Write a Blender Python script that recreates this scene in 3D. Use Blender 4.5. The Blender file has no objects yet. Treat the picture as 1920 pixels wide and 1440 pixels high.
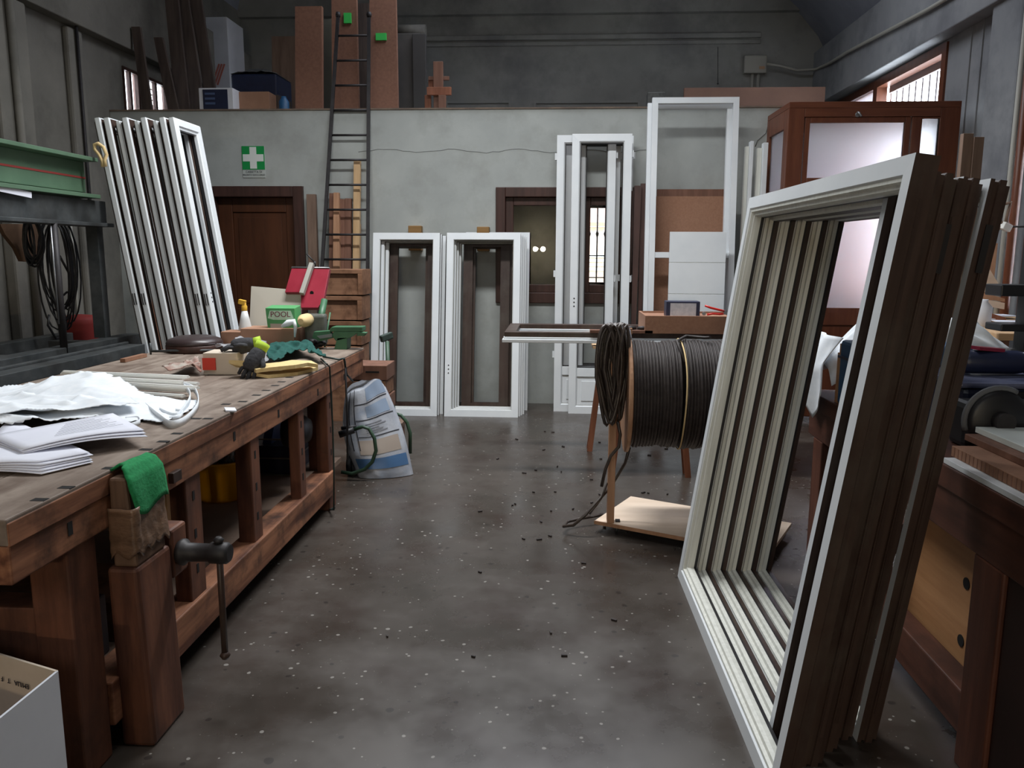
import bpy, bmesh, math, random
from mathutils import Vector, Matrix, Euler
from mathutils import noise as NZ0
R = math.radians
random.seed(7)
sc = bpy.context.scene
COL = sc.collection

# ---------------------------------------------------------------- camera
F, CH = 1500.0, 1.45
vx, vy, roll = 1050.0, 475.0, R(0.8)
cy_ = Vector(((vx - 960) / F, (720 - vy) / F, 1.0)).normalized()
up_ = Vector((math.sin(roll), math.cos(roll), 0))
cz_ = (up_ - up_.dot(cy_) * cy_).normalized()
cx_ = -(cy_.cross(cz_))
cam_d = bpy.data.cameras.new('camera')
cam = bpy.data.objects.new('camera', cam_d); COL.objects.link(cam)
cam_d.sensor_width = 36; cam_d.lens = F * 36 / 1920; cam_d.clip_start = 0.05
r_ = Vector((cx_[0], cy_[0], cz_[0])); u_ = Vector((cx_[1], cy_[1], cz_[1])); f_ = Vector((cx_[2], cy_[2], cz_[2]))
cam.matrix_world = Matrix(((r_.x, u_.x, -f_.x, 0), (r_.y, u_.y, -f_.y, 0), (r_.z, u_.z, -f_.z, CH), (0, 0, 0, 1)))
sc.camera = cam

def P(px, py, x=None, y=None, z=None):
    """the place in the room, at the given x, y or z plane, that a viewing direction meets"""
    d = r_ * ((px - 960) / F) + u_ * ((720 - py) / F) + f_
    t = y / d.y if y is not None else (x / d.x if x is not None else (z - CH) / d.z)
    return Vector((0, 0, CH)) + d * t

# ---------------------------------------------------------------- world, lights, exposure
w = bpy.data.worlds.new('world'); sc.world = w; w.use_nodes = True
wn = w.node_tree.nodes; wl = w.node_tree.links
bg = wn['Background']; bg.inputs[0].default_value = (0.86, 0.93, 1.0, 1); bg.inputs[1].default_value = 13.0
sc.view_settings.view_transform = 'Standard'; sc.view_settings.look = 'None'
sc.view_settings.exposure = 0.34; sc.view_settings.gamma = 1; sc.view_settings.use_curve_mapping = False
sc.cycles.use_denoising = True
sc.cycles.max_bounces = 7; sc.cycles.diffuse_bounces = 4; sc.cycles.transmission_bounces = 6
sc.cycles.sample_clamp_indirect = 4.0; sc.cycles.caustics_reflective = False; sc.cycles.caustics_refractive = False

def area(name, loc, rot, sx, sy, power, col=(1, 1, 1), spread=180):
    l = bpy.data.lights.new(name, 'AREA'); l.shape = 'RECTANGLE'; l.size = sx; l.size_y = sy
    l.energy = power; l.color = col; l.spread = R(spread)
    o = bpy.data.objects.new(name, l); COL.objects.link(o); o.location = loc; o.rotation_euler = [R(a) for a in rot]
    return o
area('ceiling_lamp_light', (-0.6, 4.9, 4.25), (0, 0, 0), 2.6, 0.35, 118, (0.97, 0.99, 1.0), 150)
area('ceiling_lamp_light', (-0.4, 2.0, 4.25), (0, 0, 0), 2.6, 0.35, 19, (0.97, 0.99, 1.0), 150)
area('upper_fill_light', (0.3, 7.2, 5.2), (-12, 0, 0), 3.6, 2.2, 98, (0.88, 0.92, 1.0))  # added fill to lift the upper back wall; the vault has no skylight
area('rear_fill_light', (-1.2, -3.4, 3.6), (62, 0, 0), 3.0, 1.2, 28, (0.90, 0.95, 1.0))  # added fill from behind the viewer

# ---------------------------------------------------------------- materials
MATS = {}
def srgb(c):
    return tuple((x / 255 / 12.92 if x / 255 <= 0.04045 else ((x / 255 + 0.055) / 1.055) ** 2.4) for x in c) + (1,)

def mat(name, c1, c2=None, rough=0.5, metal=0.0, scale=6.0, stretch=(1, 1, 1), detail=4, bump=0.0, lo=0.35, hi=0.65,
        c3=None, s3=1.3, a3=0.5, spec=0.5, trans=0.0, alpha=1.0, coat=0.0, emit=None, estr=0, r2=None, bscale=None):
    if name in MATS: return MATS[name]
    m = bpy.data.materials.new(name); m.use_nodes = True; MATS[name] = m
    n = m.node_tree.nodes; l = m.node_tree.links; b = n['Principled BSDF']
    b.inputs['Roughness'].default_value = rough; b.inputs['Metallic'].default_value = metal
    b.inputs['Specular IOR Level'].default_value = spec
    b.inputs['Transmission Weight'].default_value = trans; b.inputs['Alpha'].default_value = alpha
    b.inputs['Coat Weight'].default_value = coat
    b.inputs['Base Color'].default_value = srgb(c1)
    if emit: b.inputs['Emission Color'].default_value = srgb(emit); b.inputs['Emission Strength'].default_value = estr
    if c2 or bump:
        tc = n.new('ShaderNodeTexCoord'); mp = n.new('ShaderNodeMapping'); mp.inputs['Scale'].default_value = stretch
        l.new(tc.outputs['Object'], mp.inputs['Vector'])
        oi = n.new('ShaderNodeObjectInfo'); ad = n.new('ShaderNodeVectorMath'); ad.operation = 'ADD'
        sm = n.new('ShaderNodeMath'); sm.operation = 'MULTIPLY'; sm.inputs[1].default_value = 13.0
        l.new(oi.outputs['Random'], sm.inputs[0]); l.new(mp.outputs[0], ad.inputs[0]); l.new(sm.outputs[0], ad.inputs[1])
        nz = n.new('ShaderNodeTexNoise'); nz.inputs['Scale'].default_value = scale; nz.inputs['Detail'].default_value = detail
        nz.inputs['Roughness'].default_value = 0.6
        l.new(ad.outputs[0], nz.inputs['Vector'])
        fac = nz.outputs['Fac']
        if c2:
            rp = n.new('ShaderNodeValToRGB'); rp.color_ramp.elements[0].position = lo; rp.color_ramp.elements[1].position = hi
            rp.color_ramp.elements[0].color = srgb(c1); rp.color_ramp.elements[1].color = srgb(c2)
            l.new(fac, rp.inputs[0]); out = rp.outputs[0]
            if c3:
                n3 = n.new('ShaderNodeTexNoise'); n3.inputs['Scale'].default_value = s3; n3.inputs['Detail'].default_value = 6
                n3.inputs['Roughness'].default_value = 0.65
                l.new(tc.outputs['Object'], n3.inputs['Vector'])
                rr = n.new('ShaderNodeValToRGB'); rr.color_ramp.elements[0].position = 0.48; rr.color_ramp.elements[1].position = 0.68
                rr.color_ramp.elements[1].color = (a3, a3, a3, 1)
                l.new(n3.outputs['Fac'], rr.inputs[0])
                mx = n.new('ShaderNodeMixRGB'); mx.inputs[2].default_value = srgb(c3)
                l.new(rr.outputs[0], mx.inputs[0]); l.new(out, mx.inputs[1]); out = mx.outputs[0]
            l.new(out, b.inputs['Base Color'])
        if r2 is not None:
            mr = n.new('ShaderNodeMapRange'); mr.inputs[1].default_value = 0.35; mr.inputs[2].default_value = 0.65
            mr.inputs[3].default_value = rough; mr.inputs[4].default_value = r2
            l.new(fac, mr.inputs[0]); l.new(mr.outputs[0], b.inputs['Roughness'])
        if bump:
            bp = n.new('ShaderNodeBump'); bp.inputs['Strength'].default_value = bump; bp.inputs['Distance'].default_value = 0.01
            l.new(fac, bp.inputs['Height']); l.new(bp.outputs[0], b.inputs['Normal'])
    return m

def wood(name, c1, c2, axis=1, rough=0.6, c3=None, a3=0.5, s3=2.0, across=9.0, along=0.8, bump=0.15):
    st = [across, across, across]; st[axis] = along
    return mat(name, c1, c2, rough=rough, scale=2.2, stretch=tuple(st), detail=5, bump=bump, c3=c3, a3=a3, s3=s3, spec=0.35)

def add_flecks(m, scale, thr, col, amount=1.0):
    """small splashes (paint drops, chips ground into the floor) in the surface's own colour"""
    n = m.node_tree.nodes; l = m.node_tree.links; b = n['Principled BSDF']
    tc = n.new('ShaderNodeTexCoord'); nz = n.new('ShaderNodeTexNoise'); nz.inputs['Scale'].default_value = 9
    va = n.new('ShaderNodeVectorMath'); va.operation = 'MULTIPLY_ADD'; va.inputs[1].default_value = (0.03,) * 3
    l.new(tc.outputs['Object'], nz.inputs['Vector']); l.new(nz.outputs['Color'], va.inputs[0]); l.new(tc.outputs['Object'], va.inputs[2])
    v = n.new('ShaderNodeTexVoronoi'); v.inputs['Scale'].default_value = scale; l.new(va.outputs[0], v.inputs['Vector'])
    wn_ = n.new('ShaderNodeTexWhiteNoise'); l.new(v.outputs['Position'], wn_.inputs['Vector'])
    a = n.new('ShaderNodeMath'); a.operation = 'POWER'; a.inputs[1].default_value = 2.5; l.new(wn_.outputs['Value'], a.inputs[0])
    a2 = n.new('ShaderNodeMath'); a2.operation = 'MULTIPLY'; l.new(a.outputs[0], a2.inputs[0]); l.new(a.outputs[0], a2.inputs[1])
    a3 = n.new('ShaderNodeMath'); a3.operation = 'MULTIPLY'; a3.inputs[1].default_value = thr; l.new(a2.outputs[0], a3.inputs[0])
    lt = n.new('ShaderNodeMath'); lt.operation = 'LESS_THAN'; l.new(v.outputs['Distance'], lt.inputs[0]); l.new(a3.outputs[0], lt.inputs[1])
    am = n.new('ShaderNodeMath'); am.operation = 'MULTIPLY'; am.inputs[1].default_value = amount; l.new(lt.outputs[0], am.inputs[0])
    mx = n.new('ShaderNodeMixRGB'); mx.inputs[2].default_value = srgb(col); l.new(am.outputs[0], mx.inputs[0])
    src = b.inputs['Base Color'].links[0].from_socket if b.inputs['Base Color'].links else None
    if src: l.new(src, mx.inputs[1])
    else: mx.inputs[1].default_value = b.inputs['Base Color'].default_value
    l.new(mx.outputs[0], b.inputs['Base Color'])

M_floor = mat('floor_concrete', (60, 54, 49), (73, 66, 60), rough=0.20, r2=0.42, scale=2.0, detail=9, c3=(54, 42, 36), s3=2.2, a3=0.8, bump=0.04, spec=0.55)
add_flecks(M_floor, 34, 0.26, (150, 146, 140), 0.75)
add_flecks(M_floor, 75, 0.22, (104, 100, 95), 0.5)
add_flecks(M_floor, 22, 0.30, (36, 31, 28), 0.7)
M_wallw = mat('plaster_lower', (160, 164, 162), (174, 178, 175), rough=0.9, scale=1.8, detail=7, c3=(146, 148, 144), s3=3.2, a3=0.55, bump=0.12, spec=0.2)
M_wallc = mat('concrete_upper', (134, 134, 132), (150, 150, 147), rough=0.95, scale=1.2, detail=8, c3=(104, 104, 106), s3=1.1, a3=0.7, bump=0.15, spec=0.1)
M_wallr = mat('concrete_side', (126, 128, 132), (146, 148, 150), rough=0.95, scale=1.1, detail=8, c3=(92, 94, 100), s3=1.3, a3=0.6, bump=0.12, spec=0.1)
M_walll = mat('concrete_left', (112, 110, 104), (132, 129, 122), rough=0.95, scale=1.3, detail=8, c3=(82, 80, 76), s3=1.3, a3=0.6, bump=0.12, spec=0.1)
M_ceil = mat('vault_plaster', (136, 140, 152), (152, 156, 166), rough=0.95, scale=1.0, detail=6, c3=(112, 116, 128), s3=1, a3=0.6)
M_white = mat('white_lacquer', (216, 221, 225), (224, 228, 231), rough=0.38, scale=3, spec=0.5)
M_cream = mat('white_lacquer_rebate', (206, 207, 199), (222, 223, 215), rough=0.45, scale=7, stretch=(8, 8, .6), spec=0.45)
M_brn = wood('dark_brown_frame', (52, 38, 33), (70, 54, 47), 2, rough=0.42, c3=(88, 82, 74), a3=0.45, s3=3)
M_gask = mat('black_gasket', (26, 24, 26), rough=0.5)
M_mahog = wood('mahogany', (86, 47, 31), (104, 60, 41), 2, rough=0.4)
M_mahogx = wood('mahogany_flat', (86, 47, 31), (104, 60, 41), 0, rough=0.4)
M_darkfr = wood('dark_window_wood', (56, 37, 32), (72, 48, 42), 2, rough=0.5)
M_door = wood('door_brown', (68, 38, 22), (84, 48, 28), 2, rough=0.5, across=5)
M_bench = wood('bench_red_wood', (96, 58, 42), (168, 116, 86), 1, rough=0.6, c3=(58, 40, 33), a3=0.85, s3=6, across=9)
M_benchz = wood('bench_leg_wood', (80, 48, 36), (124, 80, 60), 2, rough=0.6, c3=(60, 42, 35), a3=0.7, s3=4, across=7)
M_btop = wood('bench_top_wood', (112, 97, 86), (150, 136, 124), 1, rough=0.62, c3=(90, 72, 60), a3=0.8, s3=6, across=6)
M_dark = mat('black_hole', (14, 11, 10), rough=0.9)
M_mdf = mat('mdf', (138, 100, 78), (148, 109, 86), rough=0.8, scale=60, c3=(132, 92, 70), s3=3, a3=0.4)
M_mdfd = mat('mdf_upper', (118, 82, 66), (130, 92, 74), rough=0.8, scale=40, c3=(118, 80, 62), s3=2, a3=0.5)
M_pine = wood('pine', (186, 152, 112), (206, 174, 134), 2, rough=0.6)
M_pinex = wood('pine_flat', (186, 150, 112), (208, 174, 136), 0, rough=0.6)
M_orange = wood('orange_wood', (158, 118, 90), (182, 140, 110), 2, rough=0.6)
M_redw = wood('red_meranti', (104, 72, 58), (126, 90, 74), 2, rough=0.6)
M_greyw = wood('grey_brown_plank', (104, 84, 72), (124, 102, 88), 2, rough=0.7)
M_dkp = wood('dark_plank', (60, 50, 46), (82, 70, 64), 2, rough=0.75)
M_trestle = wood('trestle_wood', (116, 68, 46), (140, 88, 64), 2, rough=0.55)
M_crate = wood('crate_wood', (126, 90, 66), (150, 110, 84), 0, rough=0.7, c3=(84, 54, 36), a3=0.8, s3=7)
M_ply = wood('birch_ply', (206, 184, 162), (222, 202, 182), 0, rough=0.6, across=4)
M_honey = wood('honey_wood', (172, 124, 84), (190, 142, 100), 1, rough=0.5)
M_iron = mat('black_iron', (38, 36, 38), (50, 47, 48), rough=0.55, metal=0.3, scale=20)
M_steel = mat('dark_steel', (62, 66, 68), (92, 95, 96), rough=0.5, metal=0.5, scale=5, c3=(50, 46, 42), s3=4)
M_steell = mat('bright_steel', (150, 152, 154), rough=0.35, metal=0.8)
M_greenm = mat('machine_green', (78, 106, 84), (88, 116, 92), rough=0.5, scale=4, c3=(74, 98, 78), s3=2)
M_truck = mat('truck_green', (40, 66, 50), (50, 78, 58), rough=0.5, scale=8)
M_greend = mat('tool_green', (52, 96, 66), (62, 108, 76), rough=0.45, scale=8, c3=(40, 70, 50), s3=9)
M_redst = mat('red_stripe', (150, 52, 48), rough=0.7)
M_redp = mat('red_paint', (138, 34, 50), (150, 44, 60), rough=0.3, scale=5)
M_black = mat('black_plastic', (24, 24, 28), rough=0.45)
M_navy = mat('navy_plastic', (26, 32, 58), (32, 40, 68), rough=0.4, scale=9)
M_blue = mat('blue_case', (28, 74, 112), (34, 84, 124), rough=0.5, scale=9)
M_rub = mat('brown_rubber', (44, 38, 37), (58, 51, 49), rough=0.6, scale=30, spec=0.35)
M_rubl = mat('brown_rubber_loose', (48, 40, 36), (66, 56, 50), rough=0.35, scale=20, spec=0.6)
M_foam = mat('white_foam_sheet', (226, 232, 238), (236, 240, 244), rough=0.8, scale=30)
M_foam.node_tree.nodes['Principled BSDF'].inputs['Subsurface Weight'].default_value = 0.0
M_pvc = mat('white_pvc', (232, 232, 228), rough=0.4)
M_paper = mat('paper', (222, 224, 236), (228, 230, 240), rough=0.9, scale=4)
M_ink = mat('ink', (130, 132, 140), rough=0.9)
M_inkd = mat('ink_dark', (36, 36, 44), rough=0.9)
M_card = mat('cardboard', (150, 112, 90), (160, 122, 98), rough=0.9, scale=8)
M_cardw = mat('white_card', (206, 208, 214), (212, 214, 220), rough=0.8, scale=6)
M_cardi = mat('card_inside', (196, 182, 164), (206, 192, 176), rough=0.9, scale=6)
M_greenf = mat('green_felt', (20, 122, 68), (30, 138, 80), rough=0.95, scale=90, bump=0.3)
M_greenc = mat('green_cloth', (8, 66, 60), (12, 78, 70), rough=0.9, scale=50, bump=0.2)
M_leath = mat('brown_packing_tape', (94, 72, 56), (128, 100, 80), rough=0.28, scale=14, stretch=(1, 1, 2), bump=0.6)
M_foamy = mat('yellow_foam', (208, 182, 126), (218, 194, 140), rough=0.9, scale=40, bump=0.2)
M_leatherd = mat('dark_leather', (54, 42, 42), rough=0.35)
M_signg = mat('sign_green', (0, 138, 66), rough=0.5)
M_signw = mat('sign_white', (214, 220, 216), rough=0.5)
M_bag = mat('cement_bag', (156, 160, 170), (178, 182, 190), rough=0.35, scale=7, c3=(120, 136, 158), s3=5, a3=0.6, bump=0.6)
M_yel = mat('yellow_bucket', (214, 150, 22), (222, 160, 32), rough=0.45, scale=6)
M_glove = mat('glove_black', (44, 44, 48), (62, 62, 66), rough=0.9, scale=60, bump=0.4)
M_lime = mat('glove_lime', (176, 206, 60), rough=0.8)
M_redc = mat('red_card', (206, 62, 46), rough=0.7)
M_yelc = mat('yellow_cap', (222, 174, 60), rough=0.5)
M_tape = mat('green_tape', (54, 190, 84), rough=0.6)
M_polyg = mat('clear_bag', (196, 198, 204), rough=0.25, alpha=0.38, spec=0.6)
M_rope = mat('yellow_rope', (216, 190, 140), rough=0.9)
M_grey = mat('light_grey_plastic', (156, 154, 146), rough=0.6)
M_glass = mat('clear_glass', (255, 255, 255), rough=0.0, trans=1.0, spec=0.5)
M_glass.node_tree.nodes['Principled BSDF'].inputs['IOR'].default_value = 1.45
M_frost = mat('frosted_glass', (236, 232, 240), rough=0.42, trans=0.9, spec=0.4)
M_foil = mat('frosted_film', (240, 240, 246), rough=0.35, trans=0.9)
M_street = mat('street_stucco', (206, 176, 150), (214, 186, 160), rough=0.9, scale=3)
M_bulb = mat('lamp_glow', (255, 236, 200), rough=0.5, emit=(255, 232, 196), estr=420)

# ---------------------------------------------------------------- geometry helpers
class MB:
    def __init__(s): s.bm = bmesh.new(); s.mi = 0; s.M = Matrix()
    def _v(s, p): return s.bm.verts.new(s.M @ Vector(p))
    def face(s, vs, mi=None):
        try: f = s.bm.faces.new(vs)
        except ValueError: return None
        f.material_index = s.mi if mi is None else mi
        return f
    def hexa(s, pts, mi=None):
        v = [s._v(p) for p in pts]
        for q in ((3, 2, 1, 0), (4, 5, 6, 7), (0, 1, 5, 4), (1, 2, 6, 5), (2, 3, 7, 6), (3, 0, 4, 7)): s.face([v[i] for i in q], mi)
        return s
    def box(s, x0, x1, y0, y1, z0, z1, mi=None):
        return s.hexa([(x0, y0, z0), (x1, y0, z0), (x1, y1, z0), (x0, y1, z0), (x0, y0, z1), (x1, y0, z1), (x1, y1, z1), (x0, y1, z1)], mi)
    def cbox(s, c, size, rot=(0, 0, 0), mi=None):
        c = Vector(c); E = Euler([R(a) for a in rot]).to_matrix(); hx, hy, hz = [k / 2 for k in size]
        pts = [(-hx, -hy, -hz), (hx, -hy, -hz), (hx, hy, -hz), (-hx, hy, -hz), (-hx, -hy, hz), (hx, -hy, hz), (hx, hy, hz), (-hx, hy, hz)]
        return s.hexa([c + E @ Vector(p) for p in pts], mi)
    def bar(s, a, b, wdt, thk, side=(1, 0, 0), mi=None):
        """box section bar from a to b, wdt along 'side', thk across"""
        a, b = Vector(a), Vector(b); d = (b - a).normalized(); sd = Vector(side); sd = (sd - sd.dot(d) * d).normalized(); t = d.cross(sd)
        q = [a - sd * wdt / 2 - t * thk / 2, a + sd * wdt / 2 - t * thk / 2, a + sd * wdt / 2 + t * thk / 2, a - sd * wdt / 2 + t * thk / 2]
        return s.hexa([*q, *[p + (b - a) for p in q]], mi)
    def prism(s, poly, d, mi=None):
        """polygon (3d points, planar) swept by vector d"""
        d = Vector(d); a = [s._v(p) for p in poly]; b = [s._v(Vector(p) + d) for p in poly]; n = len(a)
        s.face(a[::-1], mi); s.face(b, mi)
        for i in range(n): s.face([a[i], a[(i + 1) % n], b[(i + 1) % n], b[i]], mi)
        return s
    def tube(s, pts, rad, seg=8, closed=False, mi=None, cap=True):
        pts = [Vector(p) for p in pts]; n = len(pts); rings = []; prev = None
        for i in range(n):
            if closed: d = pts[(i + 1) % n] - pts[i - 1]
            else: d = pts[min(i + 1, n - 1)] - pts[max(i - 1, 0)]
            if d.length < 1e-9: d = Vector((0, 0, 1))
            d.normalize()
            if prev is None:
                a = Vector((0, 0, 1)) if abs(d.z) < 0.9 else Vector((1, 0, 0)); nrm = (a - a.dot(d) * d).normalized()
            else: nrm = (prev - prev.dot(d) * d).normalized()
            prev = nrm; bn = d.cross(nrm); r = rad[i] if isinstance(rad, (list, tuple)) else rad
            rings.append([s._v(pts[i] + (nrm * math.cos(t) + bn * math.sin(t)) * r) for t in [2 * math.pi * k / seg for k in range(seg)]])
        m = n if closed else n - 1
        for i in range(m):
            A, B = rings[i], rings[(i + 1) % n]
            for k in range(seg):
                f = s.face([A[k], A[(k + 1) % seg], B[(k + 1) % seg], B[k]], mi)
                if f: f.smooth = True
        if cap and not closed: s.face(rings[0][::-1], mi); s.face(rings[-1], mi)
        return s
    def lathe(s, prof, c=(0, 0, 0), axis='Z', seg=24, mi=None, smooth=True, sx=1, sy=1):
        """prof: (radius, along)"""
        c = Vector(c); rings = []
        for r, h in prof:
            ring = []
            for k in range(seg):
                t = 2 * math.pi * k / seg; a, b = r * math.cos(t) * sx, r * math.sin(t) * sy
                p = {'Z': (a, b, h), 'X': (h, a, b), 'Y': (b, h, a)}[axis]; ring.append(s._v(c + Vector(p)))
            rings.append(ring)
        for i in range(len(rings) - 1):
            for k in range(seg):
                f = s.face([rings[i][k], rings[i][(k + 1) % seg], rings[i + 1][(k + 1) % seg], rings[i + 1][k]], mi)
                if f: f.smooth = smooth
        s.face(rings[0][::-1], mi); s.face(rings[-1], mi)
        return s
    def grid(s, fn, nu, nv, mi=None, smooth=True, keep=None):
        g = [[s._v(fn(i / nu, j / nv)) for j in range(nv + 1)] for i in range(nu + 1)]
        for i in range(nu):
            for j in range(nv):
                if keep and not keep((i + .5) / nu, (j + .5) / nv): continue
                f = s.face([g[i][j], g[i + 1][j], g[i + 1][j + 1], g[i][j + 1]], mi)
                if f: f.smooth = smooth
        for v in [v for row in g for v in row if not v.link_faces]: s.bm.verts.remove(v)
        return s
    def build(s, name, mats, parent=None, world=True, bevel=0, solid=0, sub=0):
        bmesh.ops.recalc_face_normals(s.bm, faces=s.bm.faces)
        if world and parent is not None and parent.name in WM: s.bm.transform(WM[parent.name].inverted())
        me = bpy.data.meshes.new(name); s.bm.to_mesh(me); s.bm.free()
        for m in (mats if isinstance(mats, (list, tuple)) else [mats]): me.materials.append(m)
        o = bpy.data.objects.new(name, me); COL.objects.link(o)
        if parent is not None: o.parent = parent; WM[o.name] = WM.get(parent.name, Matrix())
        if solid: q = o.modifiers.new('solid', 'SOLIDIFY'); q.thickness = solid; q.offset = 0
        if bevel: q = o.modifiers.new('bevel', 'BEVEL'); q.width = bevel; q.segments = 2; q.limit_method = 'ANGLE'; q.angle_limit = R(40)
        if sub: q = o.modifiers.new('sub', 'SUBSURF'); q.levels = sub; q.render_levels = sub
        return o
WM = {}
def tag(o, label=None, cat=None, group=None, kind=None):
    if label: o['label'] = label
    if cat: o['category'] = cat
    if group: o['group'] = group
    if kind: o['kind'] = kind
    return o
def thing(name, label, cat, loc=(0, 0, 0), rot=(0, 0, 0), group=None):
    o = bpy.data.objects.new(name, None); COL.objects.link(o); o.empty_display_size = 0.1
    o.location = loc; o.rotation_euler = [R(a) for a in rot]
    WM[o.name] = Matrix.Translation(Vector(loc)) @ o.rotation_euler.to_matrix().to_4x4()
    return tag(o, label, cat, group)
def solo(mb, name, mats, label, cat, loc, group=None, **k):
    """a thing that is one mesh; geometry given in room coordinates, origin put at loc"""
    mb.bm.transform(Matrix.Translation(-Vector(loc)))
    o = mb.build(name, mats, None, **k); o.location = loc; WM[o.name] = Matrix.Translation(Vector(loc))
    return tag(o, label, cat, group)
def struct(mb, name, mats, parent=None, **k):
    o = mb.build(name, mats, parent, **k)
    if parent is None: o['kind'] = 'structure'; WM[o.name] = Matrix()
    return o
def text(body, size, mt, parent, loc, rot, extrude=0.0005, align='CENTER', name='lettering'):
    c = bpy.data.curves.new(name, 'FONT'); c.body = body; c.size = size; c.extrude = extrude; c.align_x = align; c.align_y = 'CENTER'
    c.materials.append(mt); o = bpy.data.objects.new(name, c); COL.objects.link(o)
    M = WM.get(parent.name, Matrix()).inverted() @ (Matrix.Translation(Vector(loc)) @ Euler([R(a) for a in rot]).to_matrix().to_4x4())
    o.parent = parent; o.matrix_basis = M
    return o
ORD = ['first', 'second', 'third', 'fourth', 'fifth', 'sixth', 'seventh', 'eighth', 'ninth', 'tenth']

# ---------------------------------------------------------------- room shell
XL, XR, YB, YU, YF = -4.3, 3.4, 7.7, 11.1, -4.6
PZ = 2.765
struct(MB().box(XL - .3, XR + .3, YF - .3, YU + .3, -0.1, 0), 'floor', M_floor)
# lower partition with door and window openings
DX0, DX1, DZ = -3.42, -2.45, 2.07
WX0, WX1, WZ0, WZ1 = -0.61, 0.70, 0.98, 2.06
p = MB()
PE = 1.87
p.box(XL, DX0, YB, YB + .15, 0, PZ); p.box(DX0, DX1, YB, YB + .15, DZ, PZ); p.box(DX1, WX0, YB, YB + .15, 0, PZ)
p.box(WX0, WX1, YB, YB + .15, 0, WZ0); p.box(WX0, WX1, YB, YB + .15, WZ1, PZ); p.box(WX1, PE, YB, YB + .15, 0, PZ)
p.box(PE, XR, YB, YB + .15, 2.62, PZ)
struct(p, 'wall_partition', M_wallw)
struct(MB().box(XL, XR, YB + .15, YU, 2.58, 2.70), 'floor_mezzanine', M_wallc)
struct(MB().box(PE - .1, PE, YB + .15, YU, 0, 2.58), 'wall_passage', M_wallw)
# dusty coping on top of the partition
struct(MB().box(XL, XR, YB - .012, YB + .17, PZ, PZ + .014), 'trim_1', mat('coping', (120, 104, 90), (96, 84, 76), rough=.9, scale=9))
# upper back wall, with an opening to the street below the mezzanine
OX0, OX1, OZ0, OZ1 = 0.30, 0.72, 1.0, 2.12
p = MB()
p.box(XL, OX0, YU, YU + .25, 0, 6); p.box(OX1, XR, YU, YU + .25, 0, 6); p.box(OX0, OX1, YU, YU + .25, 0, OZ0); p.box(OX0, OX1, YU, YU + .25, OZ1, 6)
wb = struct(p, 'wall_back', M_wallc)
zj = P(960, 30, y=YU).z; zm = P(960, 72, y=YU).z
struct(MB().box(XL, XR, YU - .10, YU, zj, 6), 'trim_2', M_wallc)
struct(MB().box(-1.9, 2.55, YU - .05, YU, zm - .03, zm + .03).box(-1.9, 2.55, YU - .03, YU, zm - .10, zm - .05), 'trim_3', M_wallc, bevel=.008)
for k, (a, b) in enumerate(((835, 958), (1001, 1200))):
    q0, q1 = P(a, 190, y=YU), P(b, 192, y=YU)
    m = MB(); m.box(q0.x, q1.x, YU - .03, YU, q0.z - .03, q0.z); m.box(q0.x, q0.x + .03, YU - .03, YU, 2.7, q0.z - .03); m.box(q1.x - .03, q1.x, YU - .03, YU, 2.7, q0.z - .03)
    struct(m, 'trim_%d' % (4 + k), M_wallc)
# side walls
def wall_x(name, x0, x1, zmax, openings, m, y0=YF, y1=YU):
    """wall along Y with rectangular openings (ya, yb, za, zb)"""
    p = MB(); ys = y0
    for (ya, yb, za, zb) in sorted(openings):
        p.box(x0, x1, ys, ya, 0, zmax); p.box(x0, x1, ya, yb, 0, za); p.box(x0, x1, ya, yb, zb, zmax); ys = yb
    p.box(x0, x1, ys, y1, 0, zmax)
    return struct(p, name, m)
RW = [(4.7, 6.15, 0.95, 2.45), (6.76, 7.2, 0.95, 1.66), (7.66, 11.0, 0.9, 3.31)]
wall_x('wall_right', XR, XR + .25, 6, RW, M_wallr)
struct(MB().box(XR - .16, XR, YF, YU, 3.33, 4.02), 'trim_6', M_wallr, bevel=.01)
LW = [(7.97, 8.28, 2.78, 3.24), (8.40, 8.88, 2.78, 3.24)]
wall_x('wall_left', XL - .06, XL, 6, LW, M_walll)
struct(MB().box(XL, XL + .12, YF, YU, 3.38, 4.05), 'trim_7', M_walll, bevel=.01)
# wall columns
def column(name, x0, x1, y0, y1, m): struct(MB().box(x0, x1, y0, y1, 0, 3.36), name, m, bevel=.02)
column('trim_8', XL, XL + .10, 6.02, 6.42, M_walll)
column('trim_9', XL, XL + .06, 7.02, 7.24, M_walll)
column('trim_10', XL, XL + .10, 3.2, 3.6, M_walll)
column('trim_11', XR - .12, XR, 6.28, 6.72, M_wallr)
column('trim_12', XR - .12, XR, 4.1, 4.5, M_wallr)
struct(MB().box(XR - .012, XR, 7.05, 7.07, 0, 3.33).box(XR - .012, XR, 7.24, 7.26, 0, 3.33), 'trim_13', M_wallr)
# closed wall behind the viewer, no gate in it
struct(MB().box(XL, XR, YF - .25, YF, 0, 6), 'wall_front', M_wallw)
# vaulted ceiling
prof = [(3.4, 4.0), (3.28, 4.22), (3.05, 4.48), (2.72, 4.76), (2.25, 5.02), (1.5, 5.3), (0.6, 5.48), (-.45, 5.55), (-1.5, 5.48), (-2.5, 5.4), (-3.3, 5.26), (-3.8, 5.1), (-4.1, 4.95), (-4.25, 4.8), (-4.3, 4.6)]
p = MB()
a = [p._v((x, YF, z)) for x, z in prof]; b = [p._v((x, YU, z)) for x, z in prof]
c = [p._v((x, YF, z + .2)) for x, z in prof]; d = [p._v((x, YU, z + .2)) for x, z in prof]
for i in range(len(prof) - 1):
    for (s0, s1) in ((a, b), (c, d)):
        f = p.face([s0[i], s0[i + 1], s1[i + 1], s1[i]]); f.smooth = True
struct(p, 'ceiling', M_ceil)
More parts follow.
